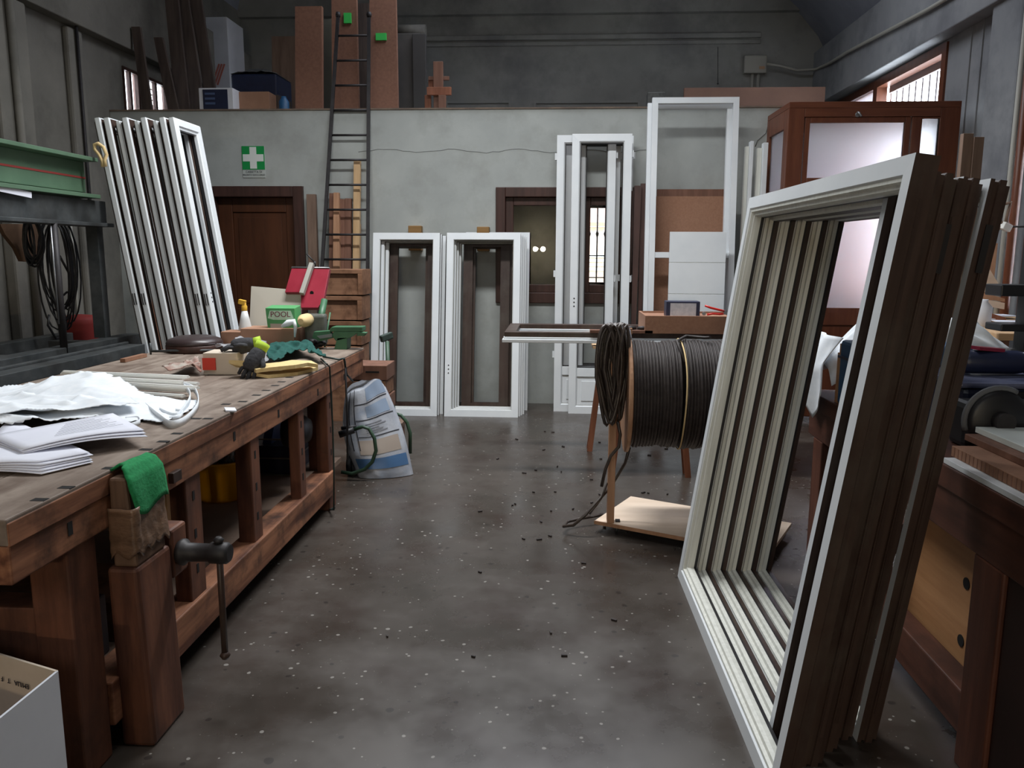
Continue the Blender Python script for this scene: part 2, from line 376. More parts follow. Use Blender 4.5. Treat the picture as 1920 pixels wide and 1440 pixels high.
# conduits on the left wall
for (px, r) in ((147, .014), (26, .03)):
    q = P(px, 100, x=XL + (.08 if px > 100 else .13)); solo(MB().tube([(q.x, q.y, 0.3), (q.x, q.y, 4.0)], r), 'conduit_pipe', M_walll if r > .02 else M_iron,
        'grey vertical pipe on the concrete pillar at left' if r > .02 else 'thin dark pipe running up the left wall beyond the green beam', 'pipe', (q.x, q.y, .3))
for k, yy in enumerate((6.62, 6.88)):
    solo(MB().tube([(XL + .03, yy, .3), (XL + .03, yy, 2.0)], .012), 'conduit_pipe', M_grey, ['thin grey pipe low on the left wall beside the hanging cables', 'thin grey pipe low on the left wall, the farther of two'][k], 'pipe', (XL + .03, yy, .3))

# ---------------------------------------------------------------- windows, doors
def wframe(name, x0, x1, y0, y1, z0, z1, t, m, parent=None, axis='x'):
    """rectangular frame in the plane across 'axis'"""
    b = MB()
    if axis == 'y':
        b.box(x0, x0 + t, y0, y1, z0, z1); b.box(x1 - t, x1, y0, y1, z0, z1); b.box(x0 + t, x1 - t, y0, y1, z0, z0 + t); b.box(x0 + t, x1 - t, y0, y1, z1 - t, z1)
    else:
        b.box(x0, x1, y0, y0 + t, z0, z1); b.box(x0, x1, y1 - t, y1, z0, z1); b.box(x0, x1, y0 + t, y1 - t, z0, z0 + t); b.box(x0, x1, y0 + t, y1 - t, z1 - t, z1)
    return b
w1 = struct(MB().box(WX0, WX0 + .09, YB - .03, YB + .10, WZ0, WZ1).box(WX1 - .09, WX1, YB - .03, YB + .10, WZ0, WZ1)
            .box(WX0 + .09, WX1 - .09, YB - .03, YB + .10, WZ1 - .09, WZ1).box(WX0 + .09, WX1 - .09, YB - .03, YB + .10, WZ0, WZ0 + .10), 'window_1', M_darkfr, bevel=.006)
xm = P(1092, 420, y=YB).x
for (x0, x1) in ((WX0 + .09, xm), (xm, WX1 - .09)):
    sfr = wframe('sash', x0, x1, YB + .02, YB + .07, WZ0 + .10, WZ1 - .09, .075, M_darkfr, axis='y').build('window_sash', M_darkfr, w1, bevel=.005)
    MB().box(x0 + .07, x1 - .07, YB + .040, YB + .046, WZ0 + .17, WZ1 - .16).build('pane', M_glass, sfr)
# street window behind
w2 = struct(wframe('', OX0, OX1, YU + .05, YU + .12, OZ0, OZ1, .06, M_darkfr, axis='y'), 'window_2', M_darkfr)
for k in range(3):
    x = OX0 + .1 + k * .11
    MB().tube([(x, YU + .2, OZ0), (x, YU + .2, OZ1)], .012, 6).lathe([(0.012, -.04), (.026, 0), (.012, .04)], (x, YU + .2, 1.72), seg=8).build('grille_bar', M_iron, w2)
for z in (1.12, 1.42):
    MB().tube([(OX0, YU + .2, z), (OX1, YU + .2, z)], .009, 6).build('grille_rail', M_iron, w2)
hs = thing('house', 'pale house across the street seen through the back window grille', 'house', (1.4, 17, 0))
MB().box(-.6, 3.4, 17, 19, 0, 2.0).build('wall', M_street, hs)
MB().prism([(-.8, 16.8, 2.0), (3.6, 16.8, 2.0), (3.6, 18, 2.7), (-.8, 18, 2.7)], (0, 0, .08)).build('roof', mat('roof_tile', (150, 104, 84), rough=.9), hs)
for k in range(4): MB().box(.55, 1.1, 16.94, 17.0, 1.1 + k * .09, 1.16 + k * .09).build('shutter_slat', M_signw, hs)
struct(MB().box(-6, 12, 11.6, 22, -.12, -.02), 'floor_street', mat('street', (120, 116, 112), rough=.9))
# right wall big window with slats
w3 = struct(wframe('', XR - .02, XR + .09, 7.66, 11.0, .9, 3.31, .085, M_mahog), 'window_3', M_mahog)
MB().box(XR - .02, XR + .09, 9.22, 9.33, .98, 3.23).build('mullion', M_mahog, w3)
MB().box(XR + .035, XR + .041, 9.33, 10.92, .98, 3.23).build('pane', M_frost, w3)
for k in range(10):
    y = 7.86 + k * .155
    MB().box(XR + .15, XR + .165, y, y + .035, .9, 3.31).build('slat', mat('slat_white', (176, 176, 182), rough=.6), w3)
MB().box(XR + .12, XR + .15, 7.7, 9.25, 3.17, 3.28).build('shutter_case', mat('case', (150, 140, 140), rough=.7), w3)
w4 = struct(wframe('', XR - .02, XR + .10, 4.7, 6.15, .95, 2.45, .08, M_mahog), 'window_4', M_mahog)
MB().box(XR + .035, XR + .041, 4.78, 6.07, 1.03, 2.37).build('pane', M_foil, w4)
MB().box(XR - .01, XR + .09, 5.39, 5.46, 1.03, 2.37).build('mullion', M_mahog, w4)
w7 = struct(wframe('', XR, XR + .08, 6.76, 7.2, .95, 1.66, .04, M_mahog), 'window_7', M_mahog)
MB().box(XR + .035, XR + .041, 6.80, 7.16, .99, 1.62).build('pane', M_glass, w7)
oh = thing('brick_house', 'orange plastered house outside the small right window', 'house', (9.5, 14, 0))
MB().box(9, 10, 16.5, 21, 0, 2.0).build('wall', mat('orange_stucco', (196, 120, 84), (204, 130, 94), rough=.9, scale=2), oh)
MB().prism([(8.7, 16.2, 2.0), (10.2, 16.2, 2.0), (10.2, 16.2, 2.3)], (0, 5, 0)).build('roof', MATS['roof_tile'], oh)
# left wall small windows
for k, (ya, yb, za, zb) in enumerate(LW):
    s_ = struct(wframe('', XL - .05, XL + .01, ya, yb, za, zb, .03, M_darkfr), 'window_%d' % (5 + k), M_darkfr)
    MB().box(XL - .04, XL, (ya + yb) / 2 - .02, (ya + yb) / 2 + .02, za + .03, zb - .03).build('mullion', M_darkfr, s_)
    MB().box(XL - .03, XL - .026, ya + .03, yb - .03, za + .03, zb - .03).build('pane', M_glass, s_)
    if k:
        for j in range(7): MB().box(XL - .12, XL - .11, ya, yb, za + .05 + j * .055, za + .065 + j * .055).build('slat', M_grey, s_)
# door in the partition
d1 = struct(MB().box(DX0, DX0 + .1, YB - .03, YB + .1, 0, DZ).box(DX1 - .1, DX1, YB - .03, YB + .1, 0, DZ).box(DX0 + .1, DX1 - .1, YB - .03, YB + .1, DZ - .1, DZ), 'door_1', M_darkfr, bevel=.006)
lf = MB().box(DX0 + .1, DX0 + .24, YB + .06, YB + .1, 0, DZ - .1).box(DX1 - .2, DX1 - .1, YB + .06, YB + .1, 0, DZ - .1)
lf.box(DX0 + .24, DX1 - .2, YB + .06, YB + .1, DZ - .24, DZ - .1).box(DX0 + .24, DX1 - .2, YB + .06, YB + .1, .72, .9).box(DX0 + .24, DX1 - .2, YB + .06, YB + .1, 0, .2)
lf = lf.build('door_leaf', M_door, d1, bevel=.006)
for z0, z1 in ((.2, .72), (.9, DZ - .24)):
    MB().box(DX0 + .24, DX1 - .2, YB + .075, YB + .09, z0, z1).box(DX0 + .29, DX1 - .25, YB + .068, YB + .08, z0 + .05, z1 - .05).build('panel', M_door, lf, bevel=.004)

# first-aid sign
sg = thing('first_aid_sign', 'green first aid sign with a white cross above the brown door', 'sign', P(475, 333, y=YB - .006))
a, b = P(453, 274, y=YB - .006), P(497, 318, y=YB - .006); c = P(497, 333, y=YB - .006)
MB().box(a.x, b.x, YB - .007, YB, c.z, a.z).build('plate', mat('sign_plate', (178, 184, 180), rough=.6), sg)
MB().box(a.x, b.x, YB - .010, YB - .007, b.z, a.z).build('green_field', M_signg, sg)
cx, cz, hw, th = (a.x + b.x) / 2, (a.z + b.z) / 2, (b.x - a.x) * .46, (b.x - a.x) * .15
MB().box(cx - hw, cx + hw, YB - .012, YB - .010, cz - th, cz + th).box(cx - th, cx + th, YB - .0118, YB - .010, cz - hw, cz + hw).build('cross', M_signw, sg)
text('CASSETTA DI', .027, M_inkd, sg, (cx, YB - .009, b.z - .022), (90, 0, 0)); text('PRONTO SOCCORSO', .022, M_inkd, sg, (cx, YB - .009, b.z - .05), (90, 0, 0))
# crack line in the partition plaster
pts = [P(x, 283 + 3 * math.sin(x * .05) + random.uniform(-1.2, 1.2), y=YB - .0005) for x in range(672, 1225, 12)]
MB().tube(pts, .0022, 4).build('crack', mat('crack', (96, 98, 96), rough=1), bpy.data.objects['wall_partition'])
pts = [P(1441, 232, y=YB - .0005), P(1436, 250, y=YB - .0005), P(1420, 264, y=YB - .0005), P(1416, 275, y=YB - .0005)]
MB().tube(pts, .004, 4).build('crack', MATS['crack'], bpy.data.objects['wall_partition'])

# ---------------------------------------------------------------- glazed vestibule (booth)
BX0, BX1, BY, BZ = 1.87, 3.25, 7.0, 2.69
bt = thing('vestibule', 'reddish brown glazed wooden vestibule with frosted panes against the far wall', 'booth', (BX0, BY, 0))
MB().box(BX0, BX1, BY, YB, BZ - .05, BZ).build('top_board', M_mahogx, bt, bevel=.004)
MB().box(BX0, BX0 + .13, BY, BY + .06, 0, BZ - .05).build('post', M_mahog, bt, bevel=.004)
MB().box(BX1 - .16, BX1, BY, BY + .06, 0, BZ - .05).build('post', M_mahog, bt, bevel=.004)
MB().box(BX0 + .13, BX1 - .16, BY, BY + .06, BZ - .12, BZ - .05).build('rail', M_mahogx, bt, bevel=.004)
g1, g2 = P(1520, 230, y=BY), P(1690, 333, y=BY); h1, h2 = P(1731, 222, y=BY), P(1770, 303, y=BY)
dr = MB(); x0, x1 = BX0 + .14, h1.x - .09
dr.box(x0, g1.x, BY + .01, BY + .05, .05, BZ - .12).box(g2.x, x1, BY + .01, BY + .05, .05, BZ - .12)
for z0, z1 in ((g1.z, BZ - .12), (1.98, g2.z), (.85, 1.0), (.05, .25)): dr.box(g1.x, g2.x, BY + .01, BY + .05, z0, z1)
dr = dr.build('door', M_mahog, bt, bevel=.005)
for z0, z1 in ((g2.z, g1.z), (1.0, 1.98)): MB().box(g1.x, g2.x, BY + .027, BY + .033, z0, z1).build('pane', M_frost, dr)
MB().box(g1.x, g2.x, BY + .02, BY + .04, .25, .85).build('panel', M_mahog, dr)
q = P(1608, 215, y=BY); MB().tube([(q.x, BY + .01, q.z + .02), (q.x, BY - .03, q.z + .01), (q.x + .02, BY - .03, q.z - .02)], .010, 8).lathe([(.018, -.004), (.022, .004)], (q.x, BY, q.z), 'Y', 12).build('latch', M_steell, dr)
sl = MB(); sl.box(x1 + .01, h1.x, BY + .01, BY + .05, 0, BZ - .12).box(h2.x, BX1 - .16, BY + .01, BY + .05, 0, BZ - .12).box(h1.x, h2.x, BY + .01, BY + .05, h1.z, BZ - .12).box(h1.x, h2.x, BY + .01, BY + .05, 0, 1.0)
sl = sl.build('side_light', M_mahog, bt, bevel=.005)
MB().box(h1.x, h2.x, BY + .027, BY + .033, 1.0, h1.z).build('pane', M_foil, sl)
# its left return
rt = MB().box(BX0, BX0 + .05, BY + .06, BY + .14, 0, BZ - .05).box(BX0, BX0 + .05, YB - .09, YB, 0, BZ - .05).box(BX0, BX0 + .05, BY + .14, YB - .09, BZ - .2, BZ - .05).box(BX0, BX0 + .05, BY + .14, YB - .09, 1.9, 2.0).box(BX0, BX0 + .05, BY + .14, YB - .09, 0, .9)
rt = rt.build('side_frame', M_mahog, bt, bevel=.004)
MB().box(BX0 + .022, BX0 + .028, BY + .14, YB - .09, 2.0, BZ - .2).build('pane', M_frost, rt)
MB().box(BX0 + .022, BX0 + .028, BY + .14, YB - .09, .9, 1.9).build('pane', M_frost, rt)

# ---------------------------------------------------------------- ladder
YL0, YL1 = 7.16, 7.83
lad = thing('iron_ladder', 'tall black iron ladder leaning on the edge of the mezzanine', 'ladder', P(650, 800, y=YL0) * Vector((1, 1, 0)) if False else (-1.95, YL0, 0))
def lad_pt(px, py):
    # plane through (YL0, z 0) and (YL1, z 3.62)
    lo, hi = 6.9, 8.1
    for _ in range(40):
        m_ = (lo + hi) / 2; q = P(px, py, y=m_)
        if YL0 + (YL1 - YL0) * q.z / 3.62 > m_: lo = m_
        else: hi = m_
    return P(px, py, y=(lo + hi) / 2)
tl, tr = lad_pt(634, 28), lad_pt(692, 28); ml, mr = lad_pt(600, 560), lad_pt(689, 560)
def ext(a, b):
    t = a.z / (a.z - b.z); return a + (b - a) * t
for a_, b_ in ((tl, ml), (tr, mr)):
    MB().bar(ext(a_, b_), a_, .03, .022).lathe([(0.02, -.02), (.026, 0), (.02, .025)], a_, seg=10).build('rail', M_iron, lad)
for k in range(13):
    y = 67 + 46.6 * k; f = (y - 28) / (560 - 28)
    a_, b_ = tl.lerp(ml, f), tr.lerp(mr, f)
    if a_.z > .15:
        q = P(650, y, y=a_.y); z_ = q.z; t_ = (tl.z - z_) / (tl.z - ml.z); a_, b_ = tl.lerp(ml, t_), tr.lerp(mr, t_); b_.z = a_.z
        MB().tube([a_, b_], .0105, 8).build('rung', M_iron, lad)

# ---------------------------------------------------------------- mezzanine goods
MZ = 2.70
def board(name, px0, px1, ptop, Y, m, label, cat='board', lean=0.0, th=.03, px0b=None, px1b=None, zb=MZ, extra_top=0, group=None):
    """a flat board standing at depth Y: top corners at the given directions, foot at zb"""
    a0, a1 = P(px0, ptop, y=Y + lean), P(px1, ptop, y=Y + lean)
    b0 = P(px0 if px0b is None else px0b, 205, y=Y); b1 = P(px1 if px1b is None else px1b, 205, y=Y)
    za = a0.z + extra_top
    o = MB().hexa([(b0.x, Y, zb), (b1.x, Y, zb), (b1.x, Y + th, zb), (b0.x, Y + th, zb), (a0.x, Y + lean, za), (a1.x, Y + lean, za), (a1.x, Y + lean + th, za), (a0.x, Y + lean + th, za)])
    return solo(o, name, m, label, cat, ((b0.x + b1.x) / 2, Y, zb), group)
for i, (x0, x1, tp, x0b, x1b, Y) in enumerate(((246, 262, 50, 268, 286, 7.90), (288, 304, 70, 318, 338, 8.02), (308, 332, 0, 330, 356, 8.16), (330, 350, 0, 356, 386, 8.3), (352, 374, 0, 392, 412, 8.44))):
    board('dark_plank', x0, x1, tp, Y, M_dkp, 'dark dusty plank leaning on the mezzanine by the left windows, %s from the wall' % ORD[i], 'plank', lean=.05, th=.035, px0b=x0b, px1b=x1b, extra_top=.15 if tp == 0 else 0, group='dark planks on the mezzanine')
# tall white carton
Y = 9.9
a = P(385, 32, y=Y); b = P(425, 32, y=Y)
wc = solo(MB().box(a.x, b.x, Y, Y + .5, MZ, a.z), 'tall_carton', M_cardw, 'tall white carton column with red marks on the mezzanine', 'carton', ((a.x + b.x) / 2, Y, MZ), bevel=.004)
for k in range(3):
    q = P(404 + k * 5, 130, y=Y); MB().bar((q.x - .05, Y - .003, q.z - .18), (q.x + .05, Y - .003, q.z + .06), .02, .004).build('red_mark', mat('red_print', (186, 110, 96), rough=.8), wc)
def carton(name, px0, px1, ptop, Y, D, m, label, cat='carton', zb=MZ, z1=None):
    a, b = P(px0, ptop, y=Y), P(px1, ptop, y=Y); z1 = a.z if z1 is None else z1
    o = solo(MB().box(a.x, b.x, Y, Y + D, zb, z1), name, m, label, cat, ((a.x + b.x) / 2, Y + D / 2, zb), bevel=.004)
    return o
cb = carton('printed_carton', 372, 436, 165, 7.95, .35, M_cardw, 'white carton with navy printed front on the mezzanine edge')
a, b = P(380, 168, y=7.95), P(428, 203, y=7.95); MB().box(a.x, b.x, 7.945, 7.95, MZ + .01, a.z).build('navy_print', M_navy, cb)
for k in range(3): MB().box(a.x + .02, a.x + .02 + .1, 7.943, 7.945, a.z - .05 - k * .045, a.z - .03 - k * .045).build('print_line', mat('faded_blue', (70, 86, 120), rough=.8), cb)
carton('low_carton', 437, 504, 172, 8.1, .4, M_card, 'plain brown carton on the mezzanine beside the navy printed one')
carton('dark_carton', 505, 522, 178, 8.3, .4, M_dkp, 'narrow dark brown carton on the mezzanine behind the blue jug')
q = P(532, 181, y=8.0)
jg = solo(MB().lathe([(.045, MZ), (.05, MZ + .03), (.05, q.z - .05), (.03, q.z - .02), (.022, q.z)], (q.x, 8.0, 0), seg=16), 'blue_jug', M_blue, 'small blue plastic jug on the mezzanine edge beside the tall brown board', 'jug', (q.x, 8.0, MZ))
# dark machine under plastic
q0, q1 = P(432, 135, y=9.0), P(520, 178, y=9.0)
cr = thing('covered_crate', 'navy blue crate heaped with crumpled plastic film on the mezzanine', 'crate', ((q0.x + q1.x) / 2, 9.0, MZ))
MB().box(q0.x, q1.x, 9.0, 9.5, MZ, q0.z - .02).build('body', M_navy, cr, bevel=.02)
rnd = random.Random(3); noise_ = [[rnd.uniform(0, 1) for _ in range(13)] for _ in range(13)]
MB().grid(lambda u, v: (q0.x + u * (q1.x - q0.x), 9.0 + v * .5, q0.z - .02 + .11 * (.4 + .6 * NZ0.noise(Vector((u * 5, v * 4, 1))) + .3 * noise_[int(u * 12)][int(v * 12)]) * math.sin(math.pi * u) ** .5 * math.sin(math.pi * (.15 + v * .7))), 12, 12).build('film', mat('dull_film', (116, 118, 116), (70, 74, 78), rough=.3, scale=9), cr, solid=.003)
board('veneer_sheet', 509, 553, 68, 9.9, M_greyw, 'grey brown sheet leaning on the mezzanine left of the tall boards', lean=.1)
BRD = [('tall_board', 553, 603, 12, 8.0, M_mdfd, 'tall plain brown board on the mezzanine left of the ladder'),
       ('tall_board', 622, 668, 0, 8.15, M_mdfd, 'tall brown board with green tape behind the ladder'),
       ('tall_board', 693, 742, 0, 8.02, M_mdfd, 'tall brown board with green tape right of the ladder top')]
bo = []
for i, (n, x0, x1, tp, Y, m, lb) in enumerate(BRD):
    o = board(n, x0, x1, tp, Y, m, lb, th=.06, lean=.05, px0b=x0, px1b=x1 + (4 if i else 0), extra_top=.12 if tp == 0 else 0, group='tall boards on the mezzanine'); bo.append(o)
    for yy in ((115,) if i == 0 else (118, 172)):
        a, b = P(x0 + 8, yy, y=Y - .002 + .03), P(x1 - 8, yy + 3, y=Y - .002 + .03)
for o, (x0, x1, y0, y1, Y) in ((bo[1], (645, 659, 25, 44, 8.15)), (bo[2], (705, 725, 63, 76, 8.02))):
    a, b = P(x0, y0, y=Y + .03), P(x1, y1, y=Y + .03); MB().box(a.x, b.x, Y + .012, Y + .06, b.z, a.z).build('green_tape', M_tape, o)
board('wood_sheet', 603, 625, 36, 8.6, mat('olive_panel', (84, 82, 74), (92, 90, 80), rough=.8, scale=5), 'dull olive panel standing between the brown mezzanine boards', th=.03)
board('wood_sheet', 667, 694, 6, 8.7, M_dkp, 'dark brown panel behind the ladder between taped boards', th=.03)
dc = thing('dark_locker', 'tall dark locker with rolled top standing on the mezzanine', 'locker', (P(770, 205, y=8.6).x, 8.6, MZ))
a, b = P(742, 62, y=8.6), P(796, 62, y=8.6)
MB().box(a.x, b.x - .05, 8.6, 9.0, MZ, a.z).build('body', mat('locker_dark', (56, 54, 52), (68, 64, 62), rough=.7, scale=4), dc, bevel=.01)
MB().box(b.x - .12, b.x + .02, 8.55, 8.6, MZ, a.z - .02).build('door', mat('locker_door', (48, 46, 46), rough=.6), dc, bevel=.006)
MB().lathe([(.07, a.x), (.07, b.x)], (0, 8.68, a.z + .03), 'X', 16).build('rolled_cover', mat('roll', (80, 78, 72), (60, 58, 56), rough=.8, scale=8), dc)
# wooden frame offcuts
fo = thing('wooden_cross', 'rough wooden cross of battens standing on the mezzanine beyond the ladder', 'battens', (P(822, 205, y=8.2).x, 8.2, MZ))
for (x0, y0, x1, y1, t) in ((806, 122, 838, 122, 0), ):
    pass
for k, (x0, x1, y0, y1, yy) in enumerate(((812, 831, 115, 203, 8.2), (800, 846, 163, 178, 8.16), (803, 842, 143, 150, 8.24), (796, 808, 178, 203, 8.22), (822, 836, 178, 203, 8.12), (803, 812, 150, 178, 8.26))):
    a, b = P(x0, y0, y=yy), P(x1, y1, y=yy); MB().box(a.x, b.x, yy, yy + .035, max(MZ, b.z) if y1 < 203 else MZ, a.z).build('batten', [M_redw, M_trestle][k % 2], fo, bevel=.003)
bx = carton('tin_box', 1215, 1247, 173, 8.0, .15, mat('tin', (74, 76, 74), (50, 50, 50), rough=.5, scale=30), 'small dull tin box on the mezzanine edge above the white frames', 'box')
a = P(1283, 163, y=9.9); b = P(1548, 163, y=9.9)
solo(MB().box(a.x, b.x, 9.9, 9.95, MZ, a.z - .01).box(b.x - 1.0, b.x + .0, 9.95, 9.98, MZ, a.z - .02), 'long_board', mat('dark_board', (106, 78, 66), (116, 86, 72), rough=.8, scale=3), 'long reddish brown board standing on edge on the mezzanine below the junction box', 'board', ((a.x + b.x) / 2, 9.9, MZ))
# junction box with cables
a, b = P(1396, 104, y=YU - .08), P(1437, 137, y=YU - .08)
jb = thing('junction_box', 'grey electrical junction box high on the upper back wall', 'box', ((a.x + b.x) / 2, YU, b.z))
MB().box(a.x, b.x, YU - .09, YU, b.z, a.z).build('case', M_grey, jb, bevel=.012)
a2, b2 = P(1424, 124, y=YU - .1), P(1434, 129, y=YU - .1); MB().box(a2.x, b2.x, YU - .094, YU - .09, b2.z, a2.z).build('sticker', mat('sticker', (176, 140, 110), rough=.7), jb)
for px in (1411, 1422): q = P(px, 137, y=YU - .03); MB().tube([(q.x, YU - .03, q.z), (q.x, YU - .03, 3.25)], .022, 8).build('conduit', M_grey, jb)
pts = [P(x, y, y=YU - .13) for x, y in ((1437, 120), (1465, 124), (1495, 132), (1530, 130))] + [P(x, y, x=XR - .19) for x, y in ((1556, 118), (1590, 97), (1660, 60), (1740, 18), (1790, -12))]
MB().tube(pts, .018, 8).build('cable', M_grey, jb)
q = P(1346, 88, y=YU - .06); q2 = P(1346, 157, y=YU - .06)
solo(MB().tube([q, q2], .004, 5).lathe([(.003, -.01), (.016, 0), (.003, .012)], q2, seg=8), 'hanging_string', M_iron, 'thin string hanging from the moulding of the upper back wall', 'string', q2)
q = P(1146, 157, y=YU)

# ---------------------------------------------------------------- window frames
def ring(W_, H_, prof, mats, root, names=('stile', 'rail'), world=False, bevel=0):
    """four mitred members; prof = [(u, v, material of the face that starts here)]; u inward, v = depth from the front"""
    for side in range(4):
        L = H_ if side % 2 == 0 else W_
        mb = MB(); A = []; B = []
        for (u, v, _m) in prof:
            if side == 0: a_, b_ = (u, v, u), (u, v, L - u)
            elif side == 2: a_, b_ = (W_ - u, v, u), (W_ - u, v, L - u)
            elif side == 1: a_, b_ = (u, v, H_ - u), (L - u, v, H_ - u)
            else: a_, b_ = (u, v, u), (L - u, v, u)
            A.append(mb._v(a_)); B.append(mb._v(b_))
        n = len(prof)
        for i in range(n): mb.face([A[i], A[(i + 1) % n], B[(i + 1) % n], B[i]], prof[i][2])
        mb.face(A[::-1], 1); mb.face(B, 1)
        mb.build(names[side % 2], mats, root, world=world)
def prof_win(fw, T, edge=1, back=1):
    return [(0, 0, 0), (fw * .62, 0, 0), (fw * .70, .007, 0), (fw * .84, .007, 0), (fw * .88, .018, 0), (fw, .020, 2), (fw, T * .42, 3), (fw, T * .55, 1), (fw, T, back), (0, T, edge)]
MW = [M_white, M_brn, M_cream, M_gask]

# --- big leaning stack on the right
GB = 'large white window frames leaning on the right bench'
yaw = math.degrees(math.atan2(.04, 1.54))
for k in range(6):
    wd = (1.545, 1.275, 1.375, 1.27, 1.245, 1.245)[k]
    hh = 1.70 if k == 0 else 1.675 - .006 * (k % 2)
    fx = .556 + .0675 * k; lab = 'large white window frame, the wide front one of the leaning stack at right' if k == 0 else 'large white brown-edged window frame, %s from the front of the leaning stack at right' % ORD[k]
    t = thing('window_frame', lab, 'window frame', (fx, 3.50 + .004 * k, 0), (-8.0, 0, -90 + 0.9), GB)
    if k == 0: pr = [(0, 0, 0), (.046, 0, 0), (.050, .006, 2), (.060, .006, 2), (.064, .016, 2), (.074, .018, 2), (.078, .030, 2), (.078, .046, 3), (.078, .058, 1), (0, .058, 1)]
    else: pr = [(0, 0, 0), (.030, 0, 0), (.034, .008, 2), (.044, .008, 2), (.047, .020, 2), (.058, .022, 2), (.062, .036, 3), (.062, .044, 1), (.062, .060, 1), (.012, .060, 1), (.012, .046, 1), (0, .044, 1), (0, .026, 1), (.006, .024, 1), (.006, .014, 1), (0, .012, 1)]
    if k in (3, 5): wd += .035 if k == 3 else .012
    ring(wd, hh, pr, MW, t)
    MB().box(wd + .0003, wd + .0025, .030, .040, .1, hh - .1, 1).build('edge_strip', [M_cream, M_brn], t, world=False)
    if k in (3, 5): MB().box(wd + .0005, wd + .003, .016, .034, hh - .25, hh - .12).build('hinge_mortise', M_gask, t, world=False)

# --- nine sashes by the green machine
GL = 'white sashes standing beyond the left bench'
tl_, tr_ = -3.085, -2.575
for k in range(9):
    xt = tl_ + (tr_ - tl_) * k / 8; ww = .38 if k != 3 and k != 8 else .40
    a_ = math.degrees(math.asin(.335 / 2.34)); hh = 2.36 - (.02 if k in (2, 4, 6) else 0)
    t = thing('window_sash', 'white sash in the row beyond the left bench, %s from the green beam' % ORD[k] if k < 8 else 'white sash showing its open face, last of the row beside the brown door', 'window sash',
              (xt + .335, 5.40 + (.012 if k in (2, 4, 6) else 0), 0), (-a_, 0, 90), GL)
    T_ = .056 if k not in (2, 4, 6) else .046
    fc = 0 if k == 8 else 1  # brown on all but the last front face paints the shade between sashes
    pr = [(.010, 0, fc), (.05, 0, fc), (.056, .010, 0), (.070, .012, 0), (.070, .034, 3), (.070, T_, 1), (.02, T_, 1), (.02, T_ - .012, 3), (.004, T_ - .014, 0), (0, T_ - .02, 0), (0, .008, 0)]
    ring(ww, hh, pr, [M_white, M_brn, M_white, M_gask], t)
    if k in (0, 1, 7, 8):
        for j in range(2): MB().box(.0, -.002, .014 + .016 * j, .020 + .016 * j, 1.10, 1.18).build('lock_slot', M_gask, t, world=False)
        mb = MB()
        for j in range(3): mb.lathe([(.006, 0), (.006, .002)], (.035, -.002, 1.12 + j * .03), 'Y', 8)
        mb.build('handle_holes', M_gask, t, world=False)

# --- two groups of small sashes leaning at the back wall
def back_sash(px, zx, W_, H_, Y0, lean, label, grp, mats=MW, name='window_sash', fw=.066, T_=.045, x=None, brown=False):
    t = thing(name, label, 'window sash', (x, Y0, 0), (-lean, 0, 0), grp)
    if brown: pr = [(0, 0, 1), (fw * 1.3, 0, 1), (fw * 1.3, T_, 1), (0, T_, 1)]
    else: pr = [(0, 0, 0), (fw * .9, 0, 0), (fw * .95, .008, 2), (fw, .012, 3), (fw, T_, 1), (0, T_, 1)]
    ring(W_, H_, pr, mats, t)
    return t
GA = 'small white sashes leaning under the ladder side of the back wall'; GC = 'small white sashes leaning below the back window'
for k in range(5):
    br = k >= 3
    back_sash(0, 0, (.61 - .02 * (k > 0)) if not br else .45, 1.655 - .012 * k, 7.0 + .052 * k, 10.5, ('small white sash at the front of the stack nearest the ladder' if k == 0 else '%s sash, %s behind the front one of the stack nearest the ladder' % ('dark brown backed' if br else 'white', ORD[k])), GA, x=(-1.695 + .03 * k) if not br else (-1.58 - .03 * (k - 3)), brown=br)
for k in range(6):
    br = k >= 4
    back_sash(0, 0, .665 if not br else .43, 1.655 - .01 * k, 7.0 + .052 * k, 10.2, ('small white sash at the front of the stack below the back window' if k == 0 else '%s sash, %s behind the front one of the stack below the back window' % ('dark brown backed' if br else 'white', ORD[k])), GC, x=(-1.02 + .016 * k) if not br else (-.89 + .02 * (k - 4)), brown=br)
back_sash(0, 0, .60, 1.665, 7.335, 9.6, 'rearmost white sash showing its edge at the right of the stack below the back window', GC, x=-.885)
for k, o in enumerate([o for o in COL.objects if o.get('group') in (GA, GC) and 'front of the stack' in o['label']]):
    mb = MB()
    for j in range(3): mb.lathe([(.006, 0), (.006, .002)], (.033, -.002, .39 + j * .035), 'Y', 8)
    if k: mb.build('handle_holes', M_gask, o, world=False)
    else: mb.bm.free()
for k, (x0, x1, y0, y1) in enumerate(((765, 790, 423, 470), (894, 917, 425, 471))):
    a, b = P(x0, y0, y=YB - .10), P(x1, y1, y=YB - .10)
    solo(MB().box(a.x, b.x, YB - .10, YB, b.z, a.z), 'buffer_block', wood('block_wood%d' % k, (128, 96, 56), (146, 112, 68), 0), 'square wooden buffer block on the wall behind the %s sash stack' % ('left small' if k == 0 else 'right small'), 'block', ((a.x + b.x) / 2, YB - .05, b.z), 'wall buffer blocks', bevel=.006)

